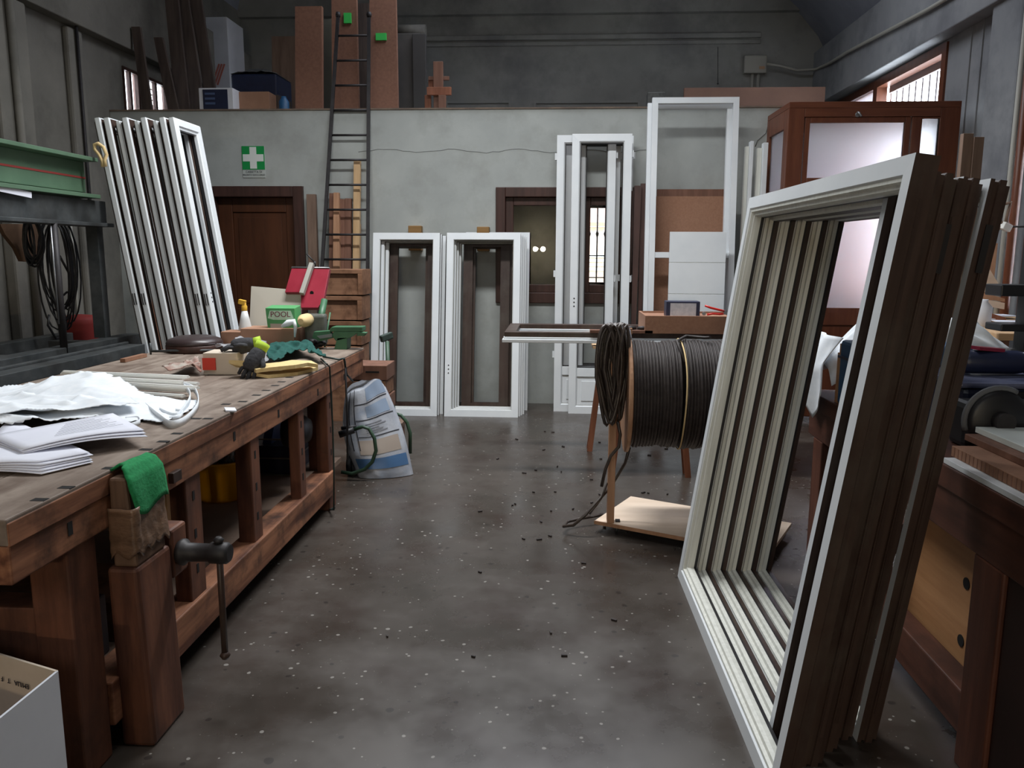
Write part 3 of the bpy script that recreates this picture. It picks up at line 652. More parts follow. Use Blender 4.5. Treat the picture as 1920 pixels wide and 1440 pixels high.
# --- balcony door sashes
GD = 'tall white balcony door sashes at the back window'
def balcony(x, Y0, label, W_=.53, H_=2.505, lean=4.0):
    t = thing('balcony_door_sash', label, 'window sash', (x, Y0, 0), (-lean, 0, 0), GD)
    fw, T_ = .075, .05
    pr = [(0, 0, 0), (fw * .85, 0, 0), (fw * .9, .006, 0), (fw * .97, .010, 2), (fw, .014, 3), (fw, T_ * .8, 1), (fw, T_, 1), (0, T_, 1)]
    ring(W_, H_, pr, MW, t)
    MB().box(fw, W_ - fw, .002, T_, .34, .42, 0).build('middle_rail', M_white, t, world=False, bevel=.003)
    MB().box(fw, W_ - fw, .016, .03, fw, .34).box(fw + .04, W_ - fw - .04, .008, .02, fw + .04, .30).build('panel', M_white, t, world=False, bevel=.004)
    mb = MB(); mb.box(fw, fw + .008, .008, .03, .42, H_ - fw); mb.box(W_ - fw - .008, W_ - fw, .008, .03, .42, H_ - fw); mb.box(fw, W_ - fw, .008, .03, .42, .43); mb.box(fw, W_ - fw, .008, .03, H_ - fw - .01, H_ - fw)
    mb.build('gasket', M_gask, t, world=False)
    MB().box(W_, W_ + .018, .02, .04, H_ - .20, H_ - .14).build('hinge', M_white, t, world=False); MB().box(W_, W_ + .018, .02, .04, 1.20, 1.26).build('hinge', M_white, t, world=False)
    return t
t = balcony(.095, 7.22, 'tall white balcony door sash with low panel, front of its stack')
mb = MB()
for j in range(3): mb.lathe([(.007, 0), (.007, .002)], (.038, -.002, .98 + j * .035), 'Y', 8)
mb.build('handle_holes', M_gask, t, world=False)
t = balcony(-.04, 7.31, 'tall white balcony door sash standing out to the side, hinges on its outer edge', lean=3.8)
MB().box(-.018, 0, .02, .04, H_, H_ + .06) if False else None
for z in (2.29, 1.24, .50): MB().box(-.018, 0, .02, .045, z, z + .06).build('hinge', M_white, t, world=False)
balcony(.15, 7.40, 'tall white balcony door sash, second behind the front one', lean=3.2, W_=.50)
balcony(.04, 7.48, 'tall white balcony door sash, rearmost against the back wall', lean=2.6, W_=.50)

# --- tall empty white frames
def tall_frame(x, Y0, W_, H_, lean, label, midz=None):
    t = thing('door_frame', label, 'door frame', (x, Y0, 0), (-lean, 0, 0), 'tall open white frames')
    ring(W_, H_, [(0, 0, 0), (.05, 0, 0), (.05, .045, 0), (0, .045, 0)], MW, t)
    if midz: MB().box(.045, W_ - .045, .008, .06, midz, midz + .05).build('crossbar', M_white, t, world=False, bevel=.002)
    return t
tall_frame(.785, 7.10, .745, 2.80, 4.6, 'tall open white door frame with a crossbar, taller than the wall ledge', 1.42)
tall_frame(.752, 7.17, .74, 2.765, 4.5, 'second tall white frame right behind the open one with the crossbar')
# narrow white profiles near the vestibule
for k, (x0, x1, tp) in enumerate(((1400, 1413, 265), (1422, 1440, 268))):
    a, b = P(x0, tp, y=7.35), P(x1, tp, y=7.35)
    t = thing('white_profile', 'narrow white profile strip standing beside the vestibule, %s' % ('nearer the tall frame' if k == 0 else 'touching the vestibule'), 'profile', ((a.x + b.x) / 2, 7.35, 0), (0, 0, 0), 'white profiles by the vestibule')
    MB().box(a.x, (a.x + b.x) / 2 - .002, 7.37, 7.42, 0, a.z - .04).build('inner_strip', M_cream, t); MB().box((a.x + b.x) / 2, b.x, 7.33, 7.40, 0, a.z).build('outer_strip', M_white, t, bevel=.003)
# MDF boards and planks behind
a, b = P(1222, 368, y=7.5), P(1377, 368, y=7.5)
solo(MB().hexa([(a.x - .03, 7.36, 0), (b.x, 7.36, 0), (b.x, 7.39, 0), (a.x - .03, 7.39, 0), (a.x, 7.5, a.z), (b.x, 7.5, a.z), (b.x, 7.53, a.z), (a.x, 7.53, a.z)]), 'fibreboard_sheet', M_mdf, 'big brown fibreboard panel behind the tall white frame', 'panel', (1.2, 7.4, 0))
solo(MB().hexa([(a.x + .06, 7.52, 0), (b.x - .06, 7.52, 0), (b.x - .06, 7.56, 0), (a.x + .06, 7.56, 0), (a.x + .06, 7.60, a.z + .07), (b.x - .04, 7.60, a.z + .07), (b.x - .04, 7.64, a.z + .07), (a.x + .06, 7.64, a.z + .07)]), 'fibreboard_sheet', M_redw, 'darker wooden panel against the wall, its top edge above the fibreboard', 'panel', (1.2, 7.55, 0))
for k, (x0, x1, tp, Y) in enumerate(((1184, 1190, 358, 7.5), (1190, 1203, 348, 7.42), (1202, 1213, 344, 7.46), (1208, 1221, 368, 7.52))):
    a, b = P(x0, tp, y=Y), P(x1, tp, y=Y); c, d = P(x0 - 6, 600, y=Y - .15), P(x1 - 10, 600, y=Y - .15)
    k_ = a.z / (a.z - c.z); bl = a.lerp(c, k_); br_ = b.lerp(d, k_)
    solo(MB().hexa([(bl.x, Y - .24, 0), (br_.x, Y - .24, 0), (br_.x, Y - .20, 0), (bl.x, Y - .20, 0), (a.x, Y, a.z), (b.x, Y, b.z), (b.x, Y + .04, b.z), (a.x, Y + .04, a.z)]), 'dark_profile', M_darkfr if k != 3 else M_brn,
         'dark brown wood length leaning between the balcony sashes and the brown panel, %s of four' % ORD[k], 'plank', (a.x, Y - .2, 0), 'dark wood lengths by the brown panel')
a = P(1208, 418, y=7.3)
# white grooved panel
a, b = P(1256, 434, y=7.06), P(1362, 434, y=7.06)
wp = thing('grooved_board', 'blank white panel with two grooves standing before the tall frame', 'panel', (a.x, 6.98, 0), (-2.2, 0, 0))
Wp = b.x - a.x; zs = [0, P(1300, 551, y=7.03).z, P(1300, 492, y=7.04).z, a.z]
for z0, z1 in zip(zs[:-1], zs[1:]): MB().box(0, Wp, 0, .022, z0 + .002, z1 - .002).build('board', M_white, wp, world=False, bevel=.001)
MB().box(.003, Wp - .003, .004, .022, .01, zs[-1] - .01).build('core', M_cream, wp, world=False)

# ---------------------------------------------------------------- timber by the ladder
def stick(x0, x1, tp, x0b, x1b, Yt, Yb, m, label, name='timber_length', D=.05, group='timber lengths behind the ladder'):
    a, b = P(x0, tp, y=Yt), P(x1, tp, y=Yt); c, d = P(x0b, 640, y=Yb), P(x1b, 640, y=Yb)
    solo(MB().hexa([(c.x, Yb, 0), (d.x, Yb, 0), (d.x, Yb + D, 0), (c.x, Yb + D, 0), (a.x, Yt, a.z), (b.x, Yt, a.z), (b.x, Yt + D, a.z), (a.x, Yt + D, a.z)]), name, m, label, 'timber', ((c.x + d.x) / 2, Yb, 0), group, bevel=.003)
stick(574, 591, 364, 582, 600, 7.62, 7.45, M_greyw, 'flat grey brown plank leaning on the wall between door and ladder')
stick(617, 634, 362, 612, 628, 7.6, 7.44, M_redw, 'reddish timber length behind the left ladder rail')
stick(617 + 8, 634 + 1, 361, 618, 636, 7.55, 7.36, M_orange, 'orange timber length, left one seen between the ladder rails')
stick(634, 646, 373, 632, 645, 7.6, 7.42, M_redw, 'reddish timber length, beside the orange one behind the ladder')
stick(646.5, 658, 372, 642, 654, 7.6, 7.40, M_redw, 'reddish timber length, the one next to the tall pale pole')
stick(663, 675, 299, 655, 668, 7.62, 7.46, M_pine, 'tallest pale pine pole behind the ladder')
stick(671, 675, 420, 664, 668, 7.64, 7.52, M_orange, 'thin orange lath behind the tall pine pole')
# stacked wooden crates below the ladder
for k in range(4):
    y0, y1 = 508 + 47 * k - (3 if k == 0 else 0), 553 + 47 * k
    a, b = P(603 - 2 * k, y0, y=6.75), P(681 - k, y1, y=6.75)
    t = thing('wooden_crate', 'brown spotted wooden crate, %s from the top of the stack behind the ladder foot' % ORD[k], 'crate', ((a.x + b.x) / 2, 6.9, b.z), (0, 0, 0), 'crates stacked by the ladder')
    MB().box(a.x, b.x, 6.76, 7.04, b.z, a.z).build('body', M_crate, t)
    MB().box(a.x, b.x, 6.735, 6.76, a.z - .035, a.z).build('rim_board', M_crate, t, bevel=.003); MB().box(b.x - .04, b.x, 6.735, 6.76, b.z, a.z - .035).build('edge_board', M_crate, t, bevel=.003)
a, b = P(590, 700, y=6.75), P(683, 700, y=6.75)
solo(MB().box(a.x, b.x, 6.72, 7.05, 0, P(640, 694, y=6.75).z), 'base_chest', M_crate, 'brown wooden chest under the crate stack behind the ladder foot', 'chest', ((a.x + b.x) / 2, 6.9, 0))

# ---------------------------------------------------------------- left machine (frame press)
XM = -3.22
mc = thing('frame_press', 'old green steel frame press with a long bed along the left wall', 'machine', (XM, 3.6, 0))
y0, y1 = .6, 5.36
MB().box(XM - .01, XM + .02, y0, y1, 1.84, 2.04).box(XM - .09, XM + .12, y0, y1, 2.04, 2.065).box(XM - .09, XM + .12, y0, y1, 1.80, 1.825).build('green_beam', M_greenm, mc, bevel=.003)
MB().hexa([(XM + .021, y0, 1.945), (XM + .023, y0, 1.945), (XM + .023, y1, 1.93), (XM + .021, y1, 1.93), (XM + .021, y0, 1.957), (XM + .023, y0, 1.957), (XM + .023, y1, 1.942), (XM + .021, y1, 1.942)]).build('red_stripe', M_redst, mc)
MB().box(XM - .03, XM + .07, y0, 5.5, 1.64, 1.79).box(XM - .06, XM + .12, y0, 5.5, 1.615, 1.64).build('lower_beam', M_steel, mc, bevel=.004)
MB().bar((XM + .10, 4.30, 1.80), (XM + .10, 4.66, 1.775), .01, .035, (1, 0, 0)).build('white_ticket', M_paper, mc)
for y in (4.85,):
    MB().tube([(XM + .10, y, .8), (XM + .10, y, 1.62)], .022, 10).build('post', M_iron, mc)
    MB().tube([(XM + .10, y - .03, 1.0), (XM + .10, y - .03, 1.62)], .006, 6).build('rod', M_steell, mc)
MB().box(XM + .0, XM + .12, 1.0, 5.75, .73, .85).build('bed_rail', M_steel, mc, bevel=.004)
MB().box(XM - .5, XM - .4, 1.0, 5.75, .73, .85).build('bed_rail', M_steel, mc, bevel=.004)
for k in range(6): MB().box(XM - .4, XM, 1.2 + k * .85, 1.28 + k * .85, .75, .82).build('cross_bar', M_steel, mc)
MB().box(XM + .30, XM + .44, 1.0, 5.2, .77, .835).box(XM + .30, XM + .33, 1.0, 5.2, .835, .85).build('front_ledge', M_steel, mc, bevel=.003)
for y in (1.3, 3.0, 5.0):
    for x in (XM - .4, XM + .08, XM + .36): MB().box(x - .04, x + .04, y, y + .08, 0, .74).build('leg', M_steel, mc)
for (x, y) in ((XM - .1, .7), (XM - .0, 5.42)): MB().box(x - .04, x + .04, y, y + .07, .85, 1.62).build('upright', M_steel, mc)
# loop of rope on the beam end
pts = [P(x, y, y=5.3) for x, y in ((198, 312), (196, 300), (200, 290), (194, 276), (184, 269), (177, 271), (178, 280), (186, 290), (192, 302), (193, 313))]
solo(MB().tube(pts, .012, 8), 'rope_loop', M_rope, 'pale rope loop hooked on the end of the green beam', 'rope', pts[0])
# hanging cables
def coil(name, c, rx, rz, n, rad, m, label, seed, cat='cable', tail=None, tilt=0.3):
    rg = random.Random(seed); mb = MB(); pts = []
    for i in range(n):
        fx, fz = rg.uniform(.55, 1.0), rg.uniform(.75, 1.0); ox = rg.uniform(-.25, .25) * rx; dy = rg.uniform(-.04, .04)
        for k in range(18):
            t_ = 2 * math.pi * k / 18; pts.append((c[0] + ox + rx * fx * math.sin(t_), c[1] + dy + .02 * math.sin(t_ + i), c[2] - rz * fz + rz * fz * math.cos(t_)))
    mb.tube(pts, rad, 6)
    return solo(mb, name, m, label, cat, c)
q = P(103, 430, x=-3.55); coil('cable_coil', (q.x, q.y, 1.68), .13, .40, 11, .006, M_black, 'tangle of black cables hanging beside the post of the press', 5)
q = P(60, 430, x=-3.6); coil('cable_coil', (q.x, q.y, 1.66), .08, .16, 8, .008, M_black, 'short black cable coil hanging left of the longer tangle', 8)
pts = [P(x, y, x=-3.5) for x, y in ((112, 480), (128, 510), (142, 548), (125, 548), (112, 560), (124, 600), (122, 630), (105, 635), (90, 610), (92, 590))]
solo(MB().tube(pts, .008, 6), 'loose_cable', M_black, 'loose black cable looping out from the hanging tangle', 'cable', pts[0])
rg = random.Random(4)
pts = [P(x, y, x=-3.75) for x, y in ((0, 420), (70, 420), (82, 480), (70, 492), (42, 490), (30, 465), (10, 440))]
solo(MB().prism([(p.x, p.y, p.z) for p in pts], (-.03, 0, 0)), 'leather_apron', mat('apron', (112, 84, 62), (88, 64, 46), rough=.8, scale=5), 'brown leather apron hanging under the beam at the left wall', 'apron', pts[0])
for k, (x0, y0, x1, y1) in enumerate(((192, 470, 235, 635), (215, 480, 250, 640), (205, 600, 240, 680))[:2]):
    a, b = P(x0, y0, y=6.9), P(x1, y1, y=6.2)
    solo(MB().bar((b.x + .1 + .35 * k, 6.6, .0), (a.x + .1 + .25 * k, 7.6, a.z + .1), .10, .03), 'leaning_batten', M_redw, 'dim brown batten leaning in the dark corner by the door, %s' % ('longer one' if k == 0 else 'shorter one'), 'batten', (b.x + .1 + .35 * k, 6.6, 0), 'battens in the dark corner')
q = P(213, 235, y=7.6)
solo(MB().bar((q.x - .12, 7.55, 2.0), P(198, 160, y=7.66), .05, .02), 'thin_lath', M_redw, 'thin brown lath standing in the corner above the white sashes', 'lath', (q.x, 7.55, 2.0)) if False else None
# open carton and red basin behind
a = P(-10, 640, y=4.9)
ct = thing('open_carton', 'open brown carton behind the press bed at the left wall', 'carton', (-3.98, 4.75, 0))
MB().box(-4.22, -3.76, 4.5, 4.9, 0, .78).build('body', M_card, ct)
MB().bar((-3.97, 4.9, .78), (-3.97, 5.0, 1.02), .44, .004).build('flap', M_cardi, ct); MB().bar((-3.765, 4.7, .78), (-3.745, 4.7, .92), .38, .004, (0, 1, 0)).build('flap', M_cardi, ct)
q = P(140, 648, x=-3.92)
solo(MB().lathe([(.10, 0), (.13, .86), (.14, .9), (.10, .93), (.02, .94)], (q.x, q.y + .1, 0), seg=20), 'red_lidded_drum', M_redst, 'dull red lidded drum behind the bed of the press', 'drum', (q.x, q.y + .1, 0))

# ---------------------------------------------------------------- left workbench
BX, BXB, BY0, BY1, BT = -1.262, -2.50, 1.69, 5.10, .84
bn = thing('workbench', 'long worn wooden workbench with a grey brown top at left', 'workbench', (-1.9, 3.4, 0))
nb = 5; wd = (BX - BXB) / nb
for k in range(nb):
    x1 = BX - k * wd; x0 = x1 - wd + .003
    MB().box(x0, x1, BY0 + .002 * (k % 2), BY1 - .01 * (k % 2), BT - .065, BT - .0012 * (k % 2)).build('top_plank', M_btop if k else [M_btop, M_bench][0], bn, bevel=.004)
MB().box(BX - .005, BX + .002, BY0 + .002, BY1 - .002, BT - .068, BT - .010).build('front_edge', M_bench, bn, bevel=.003)
MB().box(BX - .10, BX - .006, BY0 + .01, BY1 - .01, BT - .165, BT - .068).build('apron', M_bench, bn, bevel=.005)
MB().box(BXB + .02, BXB + .10, BY0 + .02, BY1 - .02, BT - .165, BT - .068).build('apron', M_bench, bn, bevel=.005)
for y in (BY0 + .02, BY1 - .10): MB().box(BXB + .10, BX - .10, y, y + .08, BT - .165, BT - .066).build('end_apron', M_bench, bn, bevel=.004)
legs = [(1.93, 2.06, .11), (2.60, 2.72, .06), (3.19, 3.29, .07), (3.81, 3.90, .055), (4.30, 4.42, .07)]
for (a_, b_, t_) in legs:
    MB().box(BX - .02 - t_, BX - .02, a_, b_, 0 if (a_ < 2 or a_ > 4.2) else .2, BT - .165).build('leg', M_benchz, bn, bevel=.006)
    if a_ > 2.3:
        for z in (.60, .46, .33): MB().box(BX - .0215, BX - .0185, (a_ + b_) / 2 - .012, (a_ + b_) / 2 + .004, z - .017, z + .017).build('mortise', M_dark, bn)
for (a_, b_) in ((1.93, 2.06), (3.3, 3.42), (4.36, 4.5)): MB().box(BXB + .05, BXB + .165, a_, b_, 0, BT - .165).build('leg', M_benchz, bn, bevel=.006)
MB().box(-1.48, -1.40, 4.56, 4.66, .0, BT - .066).build('inner_post', M_benchz, bn, bevel=.005)
MB().box(BX - .115, BX - .006, 2.06, 4.36, .09, .225).build('bottom_rail', M_bench, bn, bevel=.005)
MB().box(BXB + .17, BX - .115, 2.06, 4.90, .13, .16).build('shelf', mat('shelf_board', (134, 112, 98), (144, 122, 106), rough=.8, scale=5), bn)
MB().box(BXB + .06, BXB + .08, 1.95, 4.9, .1, .66).build('back_board', mat('bench_back', (112, 112, 100), (96, 96, 86), rough=.8, scale=3), bn)
MB().box(BX - .34, BX - .06, 1.95, 2.05, .28, .50).build('low_cross_board', M_benchz, bn, bevel=.004)
# bench dog holes, individual
for k, (px, py) in enumerate(((205, 878), (124, 914), (74, 937), (332, 813), (306, 828), (368, 785), (390, 785), (424, 758), (455, 753), (481, 741), (499, 732), (516, 723), (528, 716), (543, 708), (273, 843))):
    q = P(px, py, z=BT); MB().box(q.x - .018, q.x + .018, q.y - .012, q.y + .012, BT - .001, BT + .0008).build('peg_hole', M_dark, bn)
for y, z in ((1.93, .735), (2.38, .735), (3.0, .735), (3.5, .725), (4.1, .72), (4.62, .72)): MB().box(BX - .0075, BX - .0045, y - .010, y + .010, z - .018, z + .018).build('peg_hole', M_dark, bn)
MB().box(BX - .006, BX + .012, 2.46, 2.52, .70, .735).build('stop_block', M_brn, bn, bevel=.002)
# leg vise
vs = thing('leg_vise', 'wooden leg vise with green felt and brown tape on its jaw', 'vise', (BX + .06, 2.2, 0))
MB().hexa([(BX - .015, 2.10, .0), (BX + .085, 2.10, .0), (BX + .085, 2.30, .0), (BX - .015, 2.30, .0), (BX - .015, 2.09, .56), (BX + .075, 2.09, .56), (BX + .075, 2.29, .56), (BX - .015, 2.29, .56)]).build('chop', M_benchz, vs, bevel=.012)
MB().hexa([(BX + .002, 2.10, .56), (BX + .072, 2.10, .56), (BX + .072, 2.27, .56), (BX + .002, 2.27, .56), (BX + .006, 2.10, .822), (BX + .056, 2.10, .822), (BX + .056, 2.27, .822), (BX + .006, 2.27, .822)]).build('jaw', M_brn if False else wood('jaw_wood', (88, 66, 52), (120, 94, 76), 2), vs, bevel=.008)
MB().box(BX - .004, BX + .075, 2.30, 2.40, .44, .60).build('screw_block', M_benchz, vs, bevel=.01)
def tape(u, v):
    # wraps the jaw from its back edge round the front; jagged lower hem
    per = [(BX + .001, 2.094), (BX + .074, 2.092), (BX + .080, 2.10), (BX + .080, 2.28), (BX + .070, 2.288), (BX + .002, 2.288)]
    L = [0]
    for q_, p_ in zip(per[1:], per[:-1]): L.append(L[-1] + math.hypot(q_[0] - p_[0], q_[1] - p_[1]))
    t_ = u * L[-1]; k_ = max(i_ for i_ in range(len(L)) if L[i_] <= t_ + 1e-9); k_ = min(k_, len(per) - 2); f_2 = (t_ - L[k_]) / (L[k_ + 1] - L[k_])
    x = per[k_][0] + (per[k_ + 1][0] - per[k_][0]) * f_2; y = per[k_][1] + (per[k_ + 1][1] - per[k_][1]) * f_2
    hem = .585 + .018 * abs(math.sin(u * 21)) + .012 * NZ0.noise(Vector((u * 14, 0, 0)))
    z = .735 + (hem - .735) * v + .006 * NZ0.noise(Vector((u * 9, 3, 1)))
    k2 = .003 * NZ0.noise(Vector((u * 16, v * 8, 5))) - .012 * (1 - v) * (1 if u > .3 else 0)
    return (x + k2, y, z)
MB().grid(tape, 48, 12).build('tape_wrap', M_leath, vs, solid=.003)
def felt(u, v):
    # over the rounded top of the jaw and down its outer face
    pr_ = [(BX + .000, .832), (BX + .020, .846), (BX + .046, .840), (BX + .066, .815), (BX + .073, .775), (BX + .078, .715)]
    t_ = u * 5; k_ = min(int(t_), 4); f_2 = t_ - k_
    x = pr_[k_][0] + (pr_[k_ + 1][0] - pr_[k_][0]) * f_2; z = pr_[k_][1] + (pr_[k_ + 1][1] - pr_[k_][1]) * f_2
    y0 = 2.105 + .012 * math.sin(u * 7) + (.02 if u < .35 else 0)
    return (x + .002 * math.sin(v * 11), y0 + v * (2.292 - y0), z - (.012 * math.sin(v * 6) if u > .9 else 0) + (.006 * (1 - v) if u < .5 else 0))
MB().grid(felt, 20, 14).build('felt_pad', M_greenf, vs, solid=.007)
sc_ = MB().lathe([(.036, 0), (.042, .01), (.042, .02), (.030, .03), (.028, .10), (.034, .105), (.034, .155), (.026, .165)], (BX + .075, 2.34, .515), 'X', 20)
sc_.lathe([(.012, 0), (.017, .01), (.008, .02)], (BX + .205, 2.34, .548), 'Z', 12)
sc_.build('screw', M_iron, vs)
MB().tube([(BX + .205, 2.34, .56), (BX + .205, 2.34, .17)], .0105, 10).lathe([(.010, -.012), (.017, 0), (.010, .012)], (BX + .205, 2.34, .17), seg=12).build('handle', M_brn, vs)

# things under the bench
q = P(425, 943, z=.16)
bk = thing('yellow_bucket', 'yellow bucket full of scraps on the bench shelf', 'bucket', (q.x - .05, q.y + .05, .16))
c = Vector((q.x - .06, q.y + .1, .16))
MB().lathe([(.115, 0), (.125, .01), (.14, .20), (.148, .205), (.148, .215), (.135, .215), (.125, .03), (.01, .02)], c, seg=32).build('body', M_yel, bk)
MB().tube([(c.x - .14, c.y, c.z + .2), (c.x - .10, c.y, c.z + .27), (c.x, c.y, c.z + .30), (c.x + .10, c.y, c.z + .27), (c.x + .14, c.y, c.z + .2)], .003, 6).build('bail', M_steell, bk)
mb = MB(); rg = random.Random(2)
for i in range(26): mb.cbox((c.x + rg.uniform(-.08, .08), c.y + rg.uniform(-.08, .08), c.z + .2 + rg.uniform(0, .03)), (rg.uniform(.03, .09), .01, .03), (rg.uniform(0, 180), rg.uniform(0, 180), rg.uniform(0, 180)))
o = mb.build('scraps', mat('scraps', (150, 150, 150), (60, 60, 64), rough=.4, scale=20), bk); o['kind'] = 'stuff'
def lattice_crate(name, label, x0, x1, y0, y1, z0, z1, m):
    t = thing(name, label, 'crate', ((x0 + x1) / 2, (y0 + y1) / 2, z0)); b = MB(); s_ = .008
    for (ax, ay) in ((x0, y0), (x1 - s_, y0), (x0, y1 - s_), (x1 - s_, y1 - s_)): b.box(ax, ax + s_, ay, ay + s_, z0, z1)
    for z in (z0, z0 + (z1 - z0) * .45, z1 - s_):
        b.box(x0, x1, y0, y0 + s_, z, z + s_); b.box(x0, x1, y1 - s_, y1, z, z + s_); b.box(x0, x0 + s_, y0, y1, z, z + s_); b.box(x1 - s_, x1, y0, y1, z, z + s_)
    b.build('rim', M_steell, t)
    MB().box(x0 + s_, x1 - s_, y0 + s_, y1 - s_, z0, z0 + (z1 - z0) * .8).build('basket', m, t)
lattice_crate('plastic_crate', 'navy plastic crate under the bench beyond the yellow bucket', -1.94, -1.53, 4.44, 4.80, .16, .38, M_navy)
solo(MB().cbox((-1.70, 4.62, .36), (.05, .26, .38), (0, 12, 0)), 'blue_folder', mat('folder_blue', (40, 56, 110), rough=.5), 'blue folder box standing in the navy crate under the bench', 'folder', (-1.70, 4.62, .17))
hx = P(590, 800, x=-1.75)
solo(MB().lathe([(.02, .11), (.06, .10), (.09, .05), (.10, 0), (.09, -.03)], (-1.44, 4.16, .50), 'X', 24).tube([(-1.42, 4.16, .58), (-1.36, 4.16, .70)], .006, 6), 'black_helmet', M_black, 'black round hood hanging under the far end of the bench', 'helmet', (-1.44, 4.16, .5))
# light offcut frames leaning under the bench behind the vise
for k, (px, w_) in enumerate(((318, .05), (330, .02))):
    q = P(px, 1020, x=-1.55 - .12 * k)
    solo(MB().box(q.x - .02, q.x, q.y, q.y + .04, .16, .66).box(q.x - .02, q.x + .0, q.y + .04, q.y + .16, .16, .20).box(q.x - .02, q.x, q.y + .12, q.y + .16, .20, .66), 'offcut_batten', M_pine if k == 0 else M_cream, 'pale offcut frame standing on the bench shelf, %s the vise' % ('close behind' if k == 0 else 'further in than the one behind'), 'offcut', (q.x, q.y, .16), 'offcut frames under the bench')
solo(MB().box(-1.95, -1.45, 2.42, 2.75, .16, .30), 'low_wood_box', M_crate, 'low pale wooden box on the bench shelf behind the vise handle', 'box', (-1.7, 2.6, .16), bevel=.004)
solo(MB().box(-2.3, -1.5, 1.95, 2.0, 0, .33).box(-2.3, -1.5, 1.75, 1.95, .32, .34) if False else MB().box(-2.35, -1.45, 2.10, 2.36, .16, .36), 'tool_chest', mat('chest_dark', (58, 50, 52), (66, 58, 60), rough=.7, scale=4), 'dark tool chest under the near end of the bench', 'chest', (-1.9, 2.2, .16), bevel=.006)
# white carton at lower left
cb = thing('white_carton', 'open white carton with beige inside on the floor by the bench', 'carton', (-1.45, 1.5, 0))
q1 = P(107, 1258, z=.46)
x1, y1 = q1.x, q1.y; x0, y0 = x1 - .5, y1 - .38; h = .46; t_ = .006
# open box turned so that a long side runs towards the viewer
c1 = Vector((x1, y1)); d1 = (Vector(P(0, 1345, z=.46)[:2]) - c1).normalized(); e1 = Vector((-.94, .34)).normalized()
cA = c1; cB = c1 + d1 * .42; cC = cB + e1 * .5; cD = cA + e1 * .5
def wallq(A, B, nm, m, hh=h):
    MB().bar((A.x, A.y, hh / 2), (B.x, B.y, hh / 2), hh, t_, (0, 0, 1)).build(nm, m, cb)
wallq(cA, cB, 'side_wall', M_cardw); wallq(cB, cC, 'side_wall', M_cardw); wallq(cC, cD, 'side_wall', M_cardi); wallq(cD, cA, 'back_wall', M_cardi)
n_ = Vector((-d1.y, d1.x)); 
MB().prism([(cA.x, cA.y, .004), (cB.x, cB.y, .004), (cC.x, cC.y, .004), (cD.x, cD.y, .004)], (0, 0, .004)).build('bottom', M_cardi, cb)
MB().prism([(cA.x - .02, cA.y - .02, .25), (cB.x - .02, cB.y + .02, .25), (cC.x + .02, cC.y + .02, .25), (cD.x + .02, cD.y - .02, .25)], (0, 0, .01)).build('contents', M_card, cb)
tp = P(22, 1280, z=.40); tdir = math.degrees(math.atan2((cA - cD).y, (cA - cD).x))
mid = cD.lerp(cA, .70)
text('EMILIA   T   F', .018, M_inkd, cb, (mid.x, mid.y - .008, h - .06), (90, 180, tdir), name='lettering')

# ---------------------------------------------------------------- on the left bench
def H(px, py): return P(px, py, z=BT)
# paper stack
pa = thing('paper_stack', 'loose stack of white printed papers on the bench edge above the vise', 'papers', H(130, 850))
def sheet(c4, z, m, nm='sheet', bendz=.0, th=.002):
    a, b, c, d = [Vector(k) for k in c4]
    return MB().grid(lambda u, v: a.lerp(b, u).lerp(d.lerp(c, u), v) + Vector((0, 0, z + bendz * math.sin(math.pi * u) * (1 - v))), 10, 6).build(nm, m, pa, solid=th)
for k in range(8):
    r1 = random.uniform(-4, 4)
    if k < 5: c4 = [H(-70 + r1, 890 + k), H(75 + r1, 893 - k * 2), H(172 + r1, 870 - k), H(20, 800)]
    else: c4 = [H(45 + r1, 872), H(278 - (k - 5) * 3, 838 - (k - 5) * 3), H(216 + r1, 800 - (k - 5)), H(-20, 850 - (k - 5) * 3)]
    sheet(c4, .006 + .0055 * k, M_paper, bendz=.006 if k < 5 else .012)
top = [H(45, 872), H(269, 829), H(216, 797), H(-20, 841)]
a, b, c, d = top
for k in range(9):
    v = .2 + .075 * k; u0, u1 = .30 + .03 * k, .88 - .05 * (k % 3)
    p0 = a.lerp(b, u0).lerp(d.lerp(c, u0), v); p1 = a.lerp(b, u1).lerp(d.lerp(c, u1), v)
    z_ = .006 + .0055 * 7 + .0025 + .012 * math.sin(math.pi * (u0 + u1) / 2) * (1 - v)
    MB().bar(p0 + Vector((0, 0, z_)), p1 + Vector((0, 0, z_)), .0012, .0006).build('print_line', M_ink, pa)
# red handled tool
a, b = H(166, 800), H(186, 808)
solo(MB().tube([a + Vector((-.02, .03, .02)), a.lerp(b, .5) + Vector((0, 0, .02)), b + Vector((.01, -.005, .018))], [.008, .016, .011], 10), 'red_handle_tool', mat('dark_red', (128, 30, 56), rough=.35), 'dark red tool handle poking out under the white foam', 'tool', b)
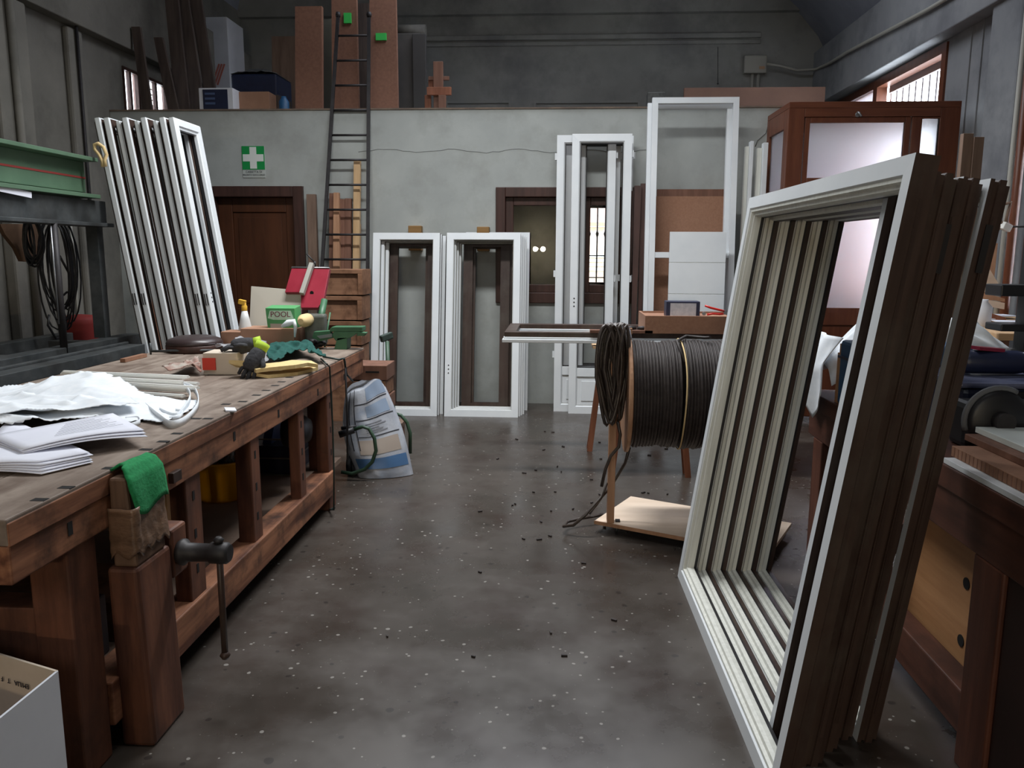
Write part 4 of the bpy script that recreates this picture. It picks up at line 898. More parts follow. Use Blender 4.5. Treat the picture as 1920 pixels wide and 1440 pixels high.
# foam sheet: crumpled heap following the photographed outline
def in_poly(x, y, poly):
    c = False; j = len(poly) - 1
    for i in range(len(poly)):
        if (poly[i][1] > y) != (poly[j][1] > y) and x < (poly[j][0] - poly[i][0]) * (y - poly[i][1]) / (poly[j][1] - poly[i][1]) + poly[i][0]: c = not c
        j = i
    return c
from mathutils import noise as NZ
def heap(name, outline, x0, x1, y0, y1, hfun, nu, nv, mt, label, cat, base=BT, solid=.004, parent=None):
    fl = [tuple(P(px, py, z=base)[:2]) for px, py in outline]
    mb = MB()
    mb.grid(lambda u, v: (x0 + u * (x1 - x0) , y0 + v * (y1 - y0), base + hfun(x0 + u * (x1 - x0), y0 + v * (y1 - y0))), nu, nv, keep=lambda u, v: in_poly(x0 + u * (x1 - x0), y0 + v * (y1 - y0), fl))
    if parent is None: return solo(mb, name, mt, label, cat, (fl[0][0], fl[0][1], base), solid=solid)
    return mb.build(name, mt, parent, solid=solid)
def rid(x, y, s=1.0):
    n1 = NZ.noise(Vector((x * 3.1 * s, y * 2.2 * s, 3.3))); n2 = NZ.noise(Vector((x * 8 * s + y * 3, y * 5 * s, 1.7))); n3 = NZ.noise(Vector((x * 17 * s, y * 14 * s, 5)))
    return .45 + .5 * n1 + .30 * (1 - abs(n2) * 2) + .04 * n3
fo_out = [(-200, 830), (0, 815), (60, 812), (120, 800), (165, 797), (205, 792), (235, 800), (268, 792), (300, 797), (325, 790), (360, 770), (372, 755), (340, 757), (300, 756), (262, 752), (228, 742), (190, 722), (170, 722), (120, 725), (90, 735), (0, 745), (-200, 760)]
foam = thing('foam_sheet', 'crumpled white foam wrapping spread over the left bench', 'foam wrap', H(150, 780))
def fold(x, y):
    d1 = NZ.noise(Vector((x * 1.5 + .4 * NZ.noise(Vector((x * 3, y * 3, 0))), y * 1.4, 9))); d2 = 1 - abs(NZ.noise(Vector((x * 3.0 + y * 1.2, y * 2.6 - x, 4)))) * 2.6; d3 = 1 - abs(NZ.noise(Vector((x * 6.5 - y * 3, y * 4.5 + x * 2, 8)))) * 2.4
    return max(0, .30 + .5 * d1) + .34 * max(0, d2) ** 2 + .16 * max(0, d3) ** 2
heap('sheet', fo_out, -3.0, -1.3, 2.35, 3.75, lambda x, y: .004 + .075 * fold(x, y) * min(1, max(0.18, (-1.42 - x) * 2.6)) + .045 * math.exp(-((x + 2.0) ** 2 + (y - 3.2) ** 2) / .05), 170, 140, M_foam, '', '', parent=foam, solid=.002)
heap('sheet_fold', [(-200, 790), (40, 765), (95, 756), (150, 752), (200, 760), (238, 770), (262, 782), (225, 790), (160, 793), (110, 800), (0, 812), (-200, 830)], -3.0, -1.3, 2.35, 3.75, lambda x, y: .030 + .06 * fold(x + 3, y + 1), 190, 160, M_foam, '', '', parent=foam, solid=.002)
def ribbon(pts, wdt, parent, m, nm='ribbon', thick=.003):
    pts = [Vector(p) for p in pts]; mb = MB(); prev = None
    # smooth by Catmull-Rom
    sm = []
    for i in range(len(pts) - 1):
        p0, p1, p2, p3 = pts[max(i - 1, 0)], pts[i], pts[i + 1], pts[min(i + 2, len(pts) - 1)]
        for k in range(8):
            t = k / 8; sm.append(.5 * ((2 * p1) + (p2 - p0) * t + (2 * p0 - 5 * p1 + 4 * p2 - p3) * t * t + (3 * p1 - p0 - 3 * p2 + p3) * t ** 3))
    sm.append(pts[-1])
    A = []; B = []
    for p in sm: A.append(mb._v(p)); B.append(mb._v(p + Vector((0, 0, wdt))))
    for i in range(len(sm) - 1):
        f = mb.face([A[i], A[i + 1], B[i + 1], B[i]]); f.smooth = True
    return mb.build(nm, m, parent, solid=thick)
def HZ(px, py, z): return P(px, py, z=BT + z)
ribbon([HZ(270, 765, .0), HZ(300, 790, .0), HZ(322, 803, 0), HZ(350, 793, 0), HZ(372, 765, .0), HZ(366, 738, .02), HZ(345, 728, .03)], .028, foam, M_foam)
ribbon([HZ(345, 728, .03), HZ(357, 745, .02), HZ(350, 765, .01), HZ(330, 785, .0), HZ(300, 775, .0)], .022, foam, M_foam)
ribbon([HZ(230, 800, .0), HZ(246, 803, 0), HZ(262, 797, 0), HZ(258, 790, 0.0), HZ(236, 792, 0)], .02, foam, M_foam)
ribbon([HZ(318, 790, 0), HZ(335, 788, 0), HZ(343, 778, 0), HZ(330, 775, 0)], .018, foam, M_foam)
# bundle of white plastic strips behind the foam
for k in range(9):
    a, b = HZ(118 + k * 3, 712 + k * 3.2, 0), HZ(345 + (k % 4) * 9, 722 + k * 3.6, 0)
    z = BT + .016 + .014 * ((k + 1) % 3)
    solo(MB().bar((a.x, a.y, z), (b.x, b.y, z), .008, .028, (0, 0, 1)).bar((a.x, a.y, z + .006), (b.x, b.y, z + .006), .006, .012, (0, 0, 1)), 'glazing_bead', M_pvc,
         'white plastic glazing bead in the bundle under the foam, %s from the bench back' % ORD[k], 'glazing bead', (a.x, a.y, z), 'bundle of white glazing beads')
a, b = HZ(318, 752, .03), HZ(345, 752, .03)
# stool seat lying on the bench end
q = H(362, 659)
st = thing('stool_seat', 'round dark leather stool seat lying at the far end of the bench', 'stool seat', q)
c = Vector((q.x, q.y + .03, BT)); MB().lathe([(.165, 0), (.17, .01), (.17, .04), (.165, .045)], c, seg=36).build('wooden_rim', M_darkfr, st)
MB().lathe([(.166, .045), (.168, .055), (.155, .075), (.11, .092), (.05, .098), (.005, .1)], c, seg=36).build('cushion', M_leatherd, st)
a, b = H(286, 664), H(408, 662)
solo(MB().tube([a + Vector((0, -.02, .02)), b + Vector((0, -.02, .02))], .007, 8).tube([a + Vector((0, -.02, -.0)), a + Vector((0, -.02, .07))], .006, 8), 'steel_bar_clamp', M_steel, 'thin dark steel bar with an upturned end in front of the stool seat', 'bar', a)
a = H(250, 672)
solo(MB().bar(HZ(230, 676, .012), HZ(271, 666, .012), .03, .02), 'wood_sliver', M_mdf, 'small pinkish wood sliver at the back corner of the bench', 'offcut', a)
# gloves, small box, work rag
q0, q1 = H(376, 704), H(452, 700)
sb = thing('small_carton', 'small brown carton with a red card under the black gloves', 'carton', ((q0.x + q1.x) / 2, q0.y + .1, BT))
MB().cbox(((q0.x + q1.x) / 2, q0.y + .11, BT + .055), (q1.x - q0.x, .16, .11), (0, 0, 4)).build('body', M_cardi, sb, bevel=.003)
a, b = HZ(383, 680, .06), HZ(407, 699, .01); MB().cbox((a.x + .03, q0.y + .022, BT + .055), (.065, .008, .06), (0, 0, 4)).build('red_card', M_redc, sb)
def glove(name, label, base, d, nrm, scale, lime=True):
    """palm, four unequal fingers and a thumb, hanging or lying along direction d"""
    t = thing(name, label, 'glove', base, group='black work gloves'); d = Vector(d).normalized(); nrm = Vector(nrm); nrm = (nrm - nrm.dot(d) * d).normalized(); s_ = d.cross(nrm); B = Vector(base)
    mb = MB()
    def P3(a, b, c=0): return B + (s_ * a + d * b + nrm * c) * scale
    for i in range(1): mb.tube([P3(0, -.02), P3(0, .0), P3(0, .04), P3(0, .075), P3(0, .09)], [.030 * scale, .036 * scale, .042 * scale, .040 * scale, .030 * scale], 14)
    for a_, L, w_ in ((-.032, .055, .010), (-.011, .07, .011), (.011, .066, .011), (.032, .048, .0095)):
        mb.tube([P3(a_ * .9, .075), P3(a_ * 1.1, .075 + L * .5, .006), P3(a_ * 1.25, .075 + L, -.004)], [w_ * scale, w_ * scale, w_ * .8 * scale], 8)
    mb.tube([P3(-.03, .02), P3(-.055, .045, .01), P3(-.062, .075, .012)], [.014 * scale, .012 * scale, .010 * scale], 8)
    mb.build('palm', M_glove, t)
    mb = MB(); mb.tube([P3(0, -.055), P3(0, -.018)], [.034 * scale, .031 * scale], 14); mb.build('cuff', M_lime if lime else M_rope, t)
    return t
q = HZ(432, 678, .12); glove('work_glove', 'black work glove with a lime cuff draped down the small carton', (q.x + .0, q0.y - .01, BT + .115), (-.25, -.35, -.62), (0, -1, .4), 1.05)
q = HZ(402, 672, .12); glove('work_glove', 'dark green black work glove lying on top of the small carton', (q.x + .03, q0.y + .12, BT + .145), (-.9, -.3, -.15), (0, 0, 1), 1.0)
rg_out = [(305, 707), (330, 700), (352, 690), (372, 686), (378, 706), (360, 704), (335, 708), (318, 710)]
heap('dirty_rag', rg_out, -2.4, -1.6, 3.5, 4.3, lambda x, y: .012 + .06 * max(0, rid(x * 2, y * 2)), 120, 120, mat('rag', (170, 162, 152), (138, 96, 84), rough=.9, scale=16), 'grey and red knitted work glove lying left of the small carton', 'glove')
# yellow foam strips
ys = thing('yellow_foam_strip', 'folded yellow foam strips on the bench beside the small carton', 'foam strip', H(520, 690))
def strip(pts, wdt, th):
    mb = MB(); pts = [Vector(p) for p in pts]; L = []; Rr = []
    for i, p in enumerate(pts):
        d = (pts[min(i + 1, len(pts) - 1)] - pts[max(i - 1, 0)]).normalized(); n = Vector((-d.y, d.x, 0)).normalized(); L.append(p + n * wdt / 2); Rr.append(p - n * wdt / 2)
    g = [[mb._v(a), mb._v(b), mb._v(b + Vector((0, 0, th))), mb._v(a + Vector((0, 0, th)))] for a, b in zip(L, Rr)]
    for i in range(len(g) - 1):
        for k in range(4):
            f = mb.face([g[i][k], g[i][(k + 1) % 4], g[i + 1][(k + 1) % 4], g[i + 1][k]])
    mb.face(g[0][::-1]); mb.face(g[-1]); return mb
strip([HZ(452, 682, .07), HZ(458, 690, .045), HZ(472, 700, .015), HZ(500, 706, .0), HZ(540, 702, .0), HZ(576, 693, .0)], .13, .016).build('lower_strip', M_foamy, ys)
strip([HZ(472, 696, .03), HZ(500, 692, .035), HZ(540, 688, .04), HZ(562, 684, .04), HZ(590, 686, .03)], .15, .018).build('upper_strip', M_foamy, ys)
# green cloth
gc_out = [(501, 680), (515, 690), (540, 676), (575, 672), (600, 684), (612, 682), (590, 668), (560, 655), (545, 650), (520, 655), (505, 668)]
heap('green_cloth', gc_out, -2.1, -1.2, 3.9, 5.1, lambda x, y: .012 + .11 * max(0, rid(x * 1.6, y * 1.6, 1.2)) * (0.35 + .65 * math.exp(-((x + 1.6) ** 2 + (y - 4.55) ** 2) / .08)), 170, 170, M_greenc, 'dark green cloth crumpled on the far part of the left bench', 'cloth')
# clear plastic bag
pb_out = [(405, 665), (440, 672), (480, 690), (505, 684), (500, 665), (480, 655), (440, 650), (410, 655)]
heap('clear_plastic_bag', pb_out, -2.4, -1.5, 3.9, 5.1, lambda x, y: .02 + .13 * max(0, rid(x * 1.3, y * 1.3)) * math.exp(-((x + 1.95) ** 2 + (y - 4.5) ** 2) / .12), 150, 150, M_polyg, 'crumpled clear plastic bag between the gloves and the brown carton', 'bag', solid=.001)
# low cardboard box row
a, b = H(452, 654), H(561, 652)
z1 = HZ(500, 620, 0); Yc = a.y; top_z = P(450, 616, y=Yc).z
solo(MB().box(a.x, b.x, Yc, Yc + .22, BT, top_z), 'brown_carton', M_card, 'plain brown carton at the far end of the bench under the green box', 'carton', ((a.x + b.x) / 2, Yc + .1, BT), bevel=.004)
a2 = P(422, 622, y=Yc + .12)
solo(MB().box(a2.x, a.x - .004, Yc + .05, Yc + .2, BT, P(430, 622, y=Yc + .05).z), 'brown_carton', M_card, 'smaller lower brown carton left of the plain one on the bench', 'carton', (a2.x + .06, Yc + .12, BT), bevel=.004)
Yg = Yc + .06
a, b = P(497, 574, y=Yg), P(555, 615, y=Yg)
gb = thing('green_box', 'green printed carton lettered POOL standing on the brown carton', 'carton', ((a.x + b.x) / 2, Yg, top_z))
MB().hexa([(a.x + .01, Yg, top_z), (b.x, Yg, top_z), (b.x, Yg + .12, top_z), (a.x + .01, Yg + .12, top_z), (a.x, Yg, a.z - .012), (b.x - .005, Yg, a.z - .012), (b.x - .005, Yg + .12, a.z), (a.x, Yg + .12, a.z)]).build('body', mat('green_carton', (72, 146, 88), (84, 158, 100), rough=.5, scale=5), gb, bevel=.003)
hh = a.z - top_z
MB().prism([(a.x + .015, Yg - .001, top_z + hh * .45), (a.x + .03, Yg - .001, top_z + hh * .80), (b.x - .03, Yg - .001, top_z + hh * .80), (b.x - .012, Yg - .001, top_z + hh * .45), (b.x - .05, Yg - .001, top_z + hh * .38), (a.x + .05, Yg - .001, top_z + hh * .38)], (0, -.001, 0)).build('pale_label', mat('pale_green', (186, 216, 190), rough=.5), gb)
text('POOL', .05, mat('maroon', (110, 40, 56), rough=.5), gb, ((a.x + b.x) / 2, Yg - .003, top_z + hh * .62), (90, 0, 0))
text('power filter', .028, M_signw, gb, ((a.x + b.x) / 2 + .01, Yg - .003, top_z + hh * .33), (90, 0, 0)) if False else None
MB().box(a.x + .03, a.x + .11, Yg - .003, Yg - .001, top_z, top_z + hh * .2).build('grey_window', M_grey, gb)
pts = [P(x, y, y=Yg - .05) for x, y in ((528, 612), (540, 606), (551, 603), (554, 612), (552, 632))]
strip(pts, .05, .004)
mb = MB(); mb.tube([pts[0], pts[1], pts[2], pts[3], pts[4]], [.008, .022, .018, .012, .009], 8)
solo(mb, 'white_rag', M_foam, 'white rag hanging over the edge of the brown carton', 'rag', pts[-1])
# cream panel board
Yp = Yc + .25
bl, tl2, tr2, br2 = P(466, 640, y=Yp), P(471, 537, y=Yp + .1), P(566, 545, y=Yp + .1), P(562, 640, y=Yp)
solo(MB().prism([(bl.x, Yp, BT), (br2.x, Yp, BT), (tr2.x, Yp + .1, tr2.z), (tl2.x, Yp + .1, tl2.z)], (0, .016, 0)), 'cream_board', mat('cream_board', (190, 184, 172), rough=.6), 'square cream board standing behind the green carton', 'board', (bl.x, Yp, BT))
# spray bottle
q = P(460, 616, y=Yc + .14)
sp = thing('spray_bottle', 'white bottle with a yellow nozzle standing beside the white sashes', 'bottle', (q.x, q.y, BT))
MB().lathe([(.04, BT), (.042, BT + .02), (.042, q.z - .0), (.03, q.z + .06), (.018, q.z + .115)], (q.x, q.y, 0), seg=20).build('body', mat('bottle', (206, 208, 208), rough=.4), sp)
MB().lathe([(.018, 0), (.019, .03), (.013, .04), (.014, .05)], (q.x, q.y, q.z + .115), seg=16).cbox((q.x - .012, q.y, q.z + .172), (.045, .03, .03), (0, 12, 0)).build('nozzle', M_yelc, sp, bevel=.003)
# red table of the jointer
Yr = 5.02
rm = thing('red_machine', 'red tilted machine table with a steel fence at the bench end', 'machine', (P(590, 650, y=Yr).x, Yr, BT))
def Pr(px, py):  # tilted plane: further up = further back
    f = (640 - py) / 140.0; return P(px, py, y=Yr + .06 + .30 * f)
pl = [Pr(534, 548), Pr(547, 502), Pr(618, 503), Pr(607, 560), Pr(596, 577), Pr(564, 577), Pr(564, 548)]
MB().prism(pl, (0, .03, -.018)).build('table', M_redp, rm, bevel=.003)
MB().tube([Pr(547, 501.5), Pr(618, 502.5)], .006, 8).build('steel_edge', M_steell, rm)
fa, fb = Pr(568, 557), Pr(587, 500)
MB().bar(fa + Vector((0, -.02, .02)), fb + Vector((0, -.02, .02)), .03, .035).build('fence', M_grey, rm, bevel=.003)
MB().lathe([(.013, 0), (.013, .002)], Pr(585, 549) + Vector((0, -.006, 0)), 'Y', 12).build('bolt_hole', M_dark, rm)
MB().tube([P(590, 492, y=Yr + .37), P(575, 476, y=Yr + .37)], .005, 6).tube([P(590, 500, y=Yr + .37), P(590, 490, y=Yr + .37)], .008, 8).build('lever', M_iron, rm)
q = P(575, 600, y=Yr + .04)
MB().lathe([(.018, 0), (.028, .02), (.034, .04), (.042, .06), (.042, .14)], (q.x, q.y - .12, q.z), 'Y', 20).build('motor', M_rope, rm)
MB().cbox((q.x + .03, q.y + .1, BT + .11), (.13, .16, .2), (0, 0, 10)).build('body', mat('old_grey', (70, 74, 68), (92, 92, 84), rough=.6, scale=14), rm, bevel=.015)
MB().tube([(q.x + .05, q.y + .08, BT + .1), (q.x + .06, q.y + .2, Pr(590, 577).z + .05)], .022, 10).tube([(q.x + .1, q.y + .04, BT), (q.x + .12, q.y + .12, BT + .22)], .006, 8).build('bracket', M_greend, rm)
mb = MB()
for k in range(5): mb.lathe([(.02, 0), (.035, .012), (.02, .03)], (q.x - .02 + .03 * k, q.y - .02 + .03 * (k % 2), BT + .005 + .012 * (k % 3)), 'Z', 10)
mb.build('knob_cluster', M_iron, rm)
# green bench tool
gt = thing('green_tool', 'green cast metal shear standing on the far bench corner', 'tool', (P(645, 650, y=4.98).x, 4.98, BT))
Yt = 4.98
for pts_, d_, nm in (([(618, 618), (622, 613), (679, 613), (679, 622), (618, 622)], .10, 'top_bed'), ([(625, 622), (675, 622), (655, 634), (630, 640), (622, 630)], .07, 'casting'), ([(632, 633), (651, 632), (650, 650), (626, 650)], .10, 'foot'), ([(668, 630), (671, 622), (687, 624), (683, 630)], .05, 'lug'), ([(588, 622), (618, 620), (624, 634), (600, 640), (585, 634)], .05, 'arm')):
    poly = [P(x, y, y=Yt) for x, y in pts_]
    if nm in ('foot',): poly = [Vector((v.x, v.y, max(v.z, BT))) if i < 2 else Vector((v.x, v.y, BT)) for i, v in enumerate(poly)]
    MB().prism(poly, (0, d_, 0)).build(nm, M_greend, gt, bevel=.004)
MB().prism([P(x, y, y=Yt - .01) for x, y in ((594, 630), (622, 626), (622, 632), (600, 635))], (0, .03, 0)).build('blade', M_steell, gt)
# cables over the bench end
pts = [H(602, 676) + Vector((0, 0, .01)), HZ(613, 683, .012), Vector((BX + .012, 4.27, BT - .01)), Vector((BX + .015, 4.28, .5)), Vector((BX + .02, 4.26, .25)), Vector((BX + .03, 4.2, .04)), P(617, 955, z=.006), P(628, 952, z=.006)]
solo(MB().tube(pts, .005, 6), 'thin_cable', mat('green_black', (28, 44, 40), rough=.5), 'thin dark green cable hanging off the bench edge to the floor', 'cable', pts[2])
pts = [HZ(606, 669, .01), HZ(635, 674, .012), Vector((BX + .014, 4.56, BT - .0)), Vector((BX + .016, 4.6, .74)), Vector((BX + .02, 4.72, .68))]
solo(MB().tube(pts, .006, 6), 'thin_cable', mat('green_black', (28, 44, 40), rough=.5), 'short dark cable drooping over the far bench corner', 'cable', pts[2])
pts = [Vector((BX + .014, 4.58, BT - .02)), Vector((BX + .012, 4.6, .5)), Vector((BX + .013, 4.57, .2))]
solo(MB().tube(pts, .006, 6), 'thin_cable', M_black, 'straight black cable down the last leg of the left bench', 'cable', pts[1])
a = H(432, 770)
solo(MB().cbox(a + Vector((0, 0, .004)), (.04, .05, .006), (4, 6, 30)), 'paper_scrap', M_paper, 'tiny white paper scrap lying near the bench edge', 'scrap', a)
# stack of slotted boxes at the bench end
for k in range(4):
    z0 = .30 + k * .105; t = thing('slotted_box', 'small slotted wooden box at the far bench end, %s from the bottom' % ORD[k], 'box', (-1.28, 5.25, z0), group='slotted boxes at the bench end')
    MB().box(-1.40, -1.14 + .01 * (k % 2), 5.16, 5.42, z0, z0 + .10).build('body', M_redw if k % 2 else M_crate, t, bevel=.004)
    MB().box(-1.27, -1.18, 5.158, 5.162, z0 + .05, z0 + .062).build('slot', M_dark, t)
rk = thing('low_stand', 'low wooden stand under the slotted boxes at the bench end', 'stand', (-1.28, 5.3, 0))
MB().box(-1.42, -1.06, 5.14, 5.44, .27, .30).build('board', M_greyw, rk)
for x in (-1.41, -1.11): MB().box(x, x + .04, 5.15, 5.43, 0, .27).build('leg', M_redw, rk)
MB().box(-1.42, -1.12, 5.15, 5.45, .78, .81).build('x', M_redw).hide_render = False if False else False
bpy.data.objects.remove(bpy.data.objects['x'])

# ---------------------------------------------------------------- cement bag on a hand truck
YT = 5.02
hb = thing('hand_truck', 'green tubular hand truck with black grips standing by the bench end', 'hand truck', (-1.2, 5.0, 0))
MB().tube([P(x, y, y=4.92) for x, y in ((662, 806), (680, 800), (692, 804), (702, 822), (705, 845), (698, 866), (684, 880), (660, 888), (640, 885))], .012, 10).build('left_tube', M_truck, hb)
MB().tube([P(x, y, y=5.28) for x, y in ((742, 776), (752, 779), (763, 792), (769, 812), (769, 850))] , .012, 10).build('right_tube', M_truck, hb)
MB().tube([P(636, 815, y=4.90), P(664, 806, y=4.92)], .022, 12).tube([P(640, 803, y=4.92), P(668, 800, y=4.93)], .012, 10).build('grip', M_black, hb)
MB().tube([P(726, 640, y=5.55), P(728, 700, y=5.5), P(738, 770, y=5.4), P(741, 835, y=5.32)], .015, 10).build('upright', M_truck, hb)
MB().bar(P(714, 636, y=5.52), P(735, 628, y=5.6), .05, .03, (0, 0, 1)).build('head', mat('dark_green_grip', (48, 62, 56), rough=.6), hb, bevel=.008)
q = P(655, 893, z=.07)
MB().lathe([(.05, -.02), (.07, -.015), (.07, .015), (.05, .02)], (-1.36, 5.06, .07), 'X', 20).build('wheel', M_black, hb)
MB().lathe([(.05, -.02), (.07, -.015), (.07, .015), (.05, .02)], (-1.18, 5.46, .07), 'X', 20).build('wheel', M_black, hb)
MB().tube([(-1.36, 5.10, .07), (-1.18, 5.46, .07)], .01, 8).build('axle', M_iron, hb)
bgt = thing('cement_bag', 'half empty grey and blue cement bag propped on the hand truck', 'bag', P(715, 893, z=0.0))
BL, BR_, TL_, TR_ = P(668, 893, z=.0), P(777, 878, z=.0), P(652, 722, y=5.12), P(722, 688, y=5.16)
BL = Vector((P(672, 885, y=4.98).x, 4.98, .0)); BR_ = Vector((P(776, 880, y=5.1).x, 5.08, .0))
TL_ = P(650, 730, y=5.14); TR_ = P(705, 690, y=5.18)
def bagp(u, v, sgn):
    e = BL.lerp(BR_, u).lerp(TL_.lerp(TR_, u), v)
    # right side bulge, left belly
    edge = math.sin(math.pi * u) ** .6 * (math.sin(math.pi * min(1, .12 + v * .95)) ** .5 if v < 1 else 0)
    th = .085 * edge * (1.25 - v * .8)
    wob = .012 * NZ.noise(Vector((u * 5, v * 6, 2 + sgn))) * edge
    e = e + Vector((-.06 * math.sin(math.pi * v) * (1 - u) + .035 * math.sin(math.pi * v) * u, sgn * (th + wob), .01 * math.sin(u * 9) * v))
    e.z = max(e.z, .004); return e
mb = MB()
for sgn in (-1, 1): mb.grid(lambda u, v: bagp(u, v, sgn), 22, 30)
bmesh.ops.remove_doubles(mb.bm, verts=mb.bm.verts, dist=.0006)
mb.build('sack', M_bag, bgt)
def bag_patch(nm, u0, u1, v0, v1, m, off=.002):
    MB().grid(lambda a, b: bagp(u0 + a * (u1 - u0), v0 + b * (v1 - v0), -1) + Vector((0, -off, 0)), 10, 6).build(nm, m, bgt)
bag_patch('blue_band', .12, .97, .11, .22, mat('bag_blue', (74, 108, 148), rough=.35), .003)
bag_patch('tan_band', .25, .92, .26, .40, mat('bag_tan', (158, 146, 136), rough=.45))
bag_patch('blue_print', .55, .97, .78, .90, mat('bag_pale_blue', (134, 150, 172), rough=.35))
bag_patch('blue_print', .50, .92, .62, .73, MATS['bag_pale_blue'])
for v in (.43, .60, .76): bag_patch('seam_line', .28, .96, v, v + .008, M_inkd, .003)
for (a_, b_) in ((.14, .16), (.26, .275)): bag_patch('seam_line', a_, b_, .3, .92, M_inkd, .003)
for k in range(5): bag_patch('print_line', .45, .8 - .06 * (k % 3), .47 + k * .022, .478 + k * .022, M_ink, .003)

# ---------------------------------------------------------------- rear table on trestles
def saw_horse(x0, x1, Y, label):
    t = thing('saw_horse', label, 'trestle', ((x0 + x1) / 2, Y, 0), group='trestles under the boards')
    MB().box(x0 + .04, x1 - .04, Y - .03, Y + .03, .76, .84).build('beam', M_trestle, t, bevel=.004)
    for x, xf in ((x0 + .09, x0), (x1 - .09, x1)):
        for s_ in (-1, 1): MB().bar((xf, Y + s_ * .05 - (0), 0), (x, Y + s_ * .025, .80), .038, .022, (1, 0, 0)).build('leg', M_trestle, t)
    return t
saw_horse(.24, 1.25, 5.86, 'reddish wooden trestle, far one holding up the boards behind the reel')
saw_horse(.36, .86, 5.20, 'reddish wooden trestle, near one holding up the boards behind the reel')
def slab(name, label, px0, pyt, pyb, x1, y0, y1, m, cat='board', zref=None, bevel=.002):
    a = P(px0, pyt, y=y0); b = P(px0, pyb, y=y0)
    return solo(MB().box(a.x, x1, y0, y1, b.z, a.z), name, m, label, cat, ((a.x + x1) / 2, (y0 + y1) / 2, b.z), bevel=bevel)
Y0t = 5.16
za = .842
solo(MB().box(.22, 1.7, Y0t, 5.95, za, za + .016), 'pine_sheet', M_pinex, 'pale pine sheet lying directly on the trestles', 'board', (.9, 5.5, za))
solo(MB().box(.26, 1.72, Y0t - .01, 5.9, za + .017, za + .033), 'white_sheet', M_white, 'thin white sheet lying on the pine sheet over the trestles', 'board', (.9, 5.5, za + .017))
lf_ = thing('window_sash', 'white and brown sash lying flat across the trestles, overhanging to the left', 'window sash', (-.38, 5.2, za + .034))
z0 = za + .034
for (x0, x1, y0, y1) in ((-.36, 1.5, 5.17, 5.25), (-.36, 1.5, 5.76, 5.84), (-.36, -.28, 5.25, 5.76), (1.42, 1.5, 5.25, 5.76), (.30, .38, 5.25, 5.76)):
    MB().box(x0 - .008, x1 + .008, y0 - .008 if y0 < 5.2 else y0, y1, z0, z0 + .022).box(x0, x1, y0, y1, z0 + .022, z0 + .036).build('lower_member', M_white, lf_, bevel=.003)
    MB().box(x0 + .006, x1, y0 + .006, y1 - .004, z0 + .036, z0 + .068).build('upper_member', M_brn, lf_, bevel=.002)
z2 = z0 + .069
solo(MB().box(.20, .60, 5.16, 5.22, z2, z2 + .018), 'reddish_batten', M_redw, 'short reddish batten on the brown sash next to the cable loops', 'batten', (.4, 5.2, z2))
a, b = P(1210, 592, y=5.16), P(1358, 615, y=5.16)
bx_ = thing('mdf_tray', 'low brown fibreboard tray on the sash holding the pliers', 'tray', (a.x, 5.16, z2))
MB().box(a.x, 1.35, 5.16, 5.175, z2, a.z).build('front_board', M_mdf, bx_, bevel=.001); MB().box(a.x, a.x + .015, 5.175, 5.6, z2, a.z).box(1.335, 1.35, 5.175, 5.6, z2, a.z).box(a.x + .015, 1.335, 5.585, 5.6, z2, a.z).build('side_board', M_mdf, bx_)
MB().box(a.x + .015, 1.335, 5.175, 5.585, z2, a.z - .012).build('floor_board', M_mdf, bx_)
zt = a.z - .012
Yb_ = 5.26
a, b = P(1250, 565, y=Yb_), P(1312, 592, y=Yb_)
bb = thing('blue_box', 'small navy blue box with a pale label on the fibreboard tray', 'box', ((a.x + b.x) / 2, Yb_ + .06, zt))
MB().box(a.x, b.x, Yb_, Yb_ + .12, zt, a.z).build('body', M_navy, bb, bevel=.004)
MB().box(a.x + .025, b.x - .025, Yb_ - .002, Yb_, zt, a.z - .012).build('label', mat('label_grey', (176, 180, 188), (196, 198, 204), rough=.6, scale=40), bb)
pln = thing('pliers', 'pliers with red handles resting on the fibreboard tray', 'pliers', P(1345, 590, y=5.24))
MB().tube([P(x, y, y=5.22) for x, y in ((1322, 573), (1332, 577), (1348, 581), (1358, 583))], .007, 8).tube([P(x, y, y=5.22) for x, y in ((1326, 590), (1336, 588), (1350, 589), (1358, 588))], .007, 8).build('handle', mat('red_grip', (196, 36, 30), rough=.35), pln)
MB().cbox(P(1362, 586, y=5.22), (.03, .02, .03), (0, 20, 0)).build('jaw', M_steell, pln); MB().lathe([(.012, -.004), (.012, .006)], P(1320, 588, y=5.22), 'Y', 12).build('end_nut', M_steell, pln)
for k, px in enumerate((1183, 1206)):
    a = P(px, 603, y=5.2)
    solo(MB().lathe([(.008, -.035), (.014, 0), (.008, .035)], (a.x, 5.21, z2 + .018 + .012 if px < 1190 else z2 + .03), 'X', 10), 'hand_tool', M_iron, 'small dark hand tool on the batten, %s the cable loops' % ('beside' if k == 0 else 'further from'), 'tool', (a.x, 5.21, z2 + .02))
# small wood block at the wall behind the balcony panel
a, b = P(1097, 666, y=7.5), P(1112, 690, y=7.5)

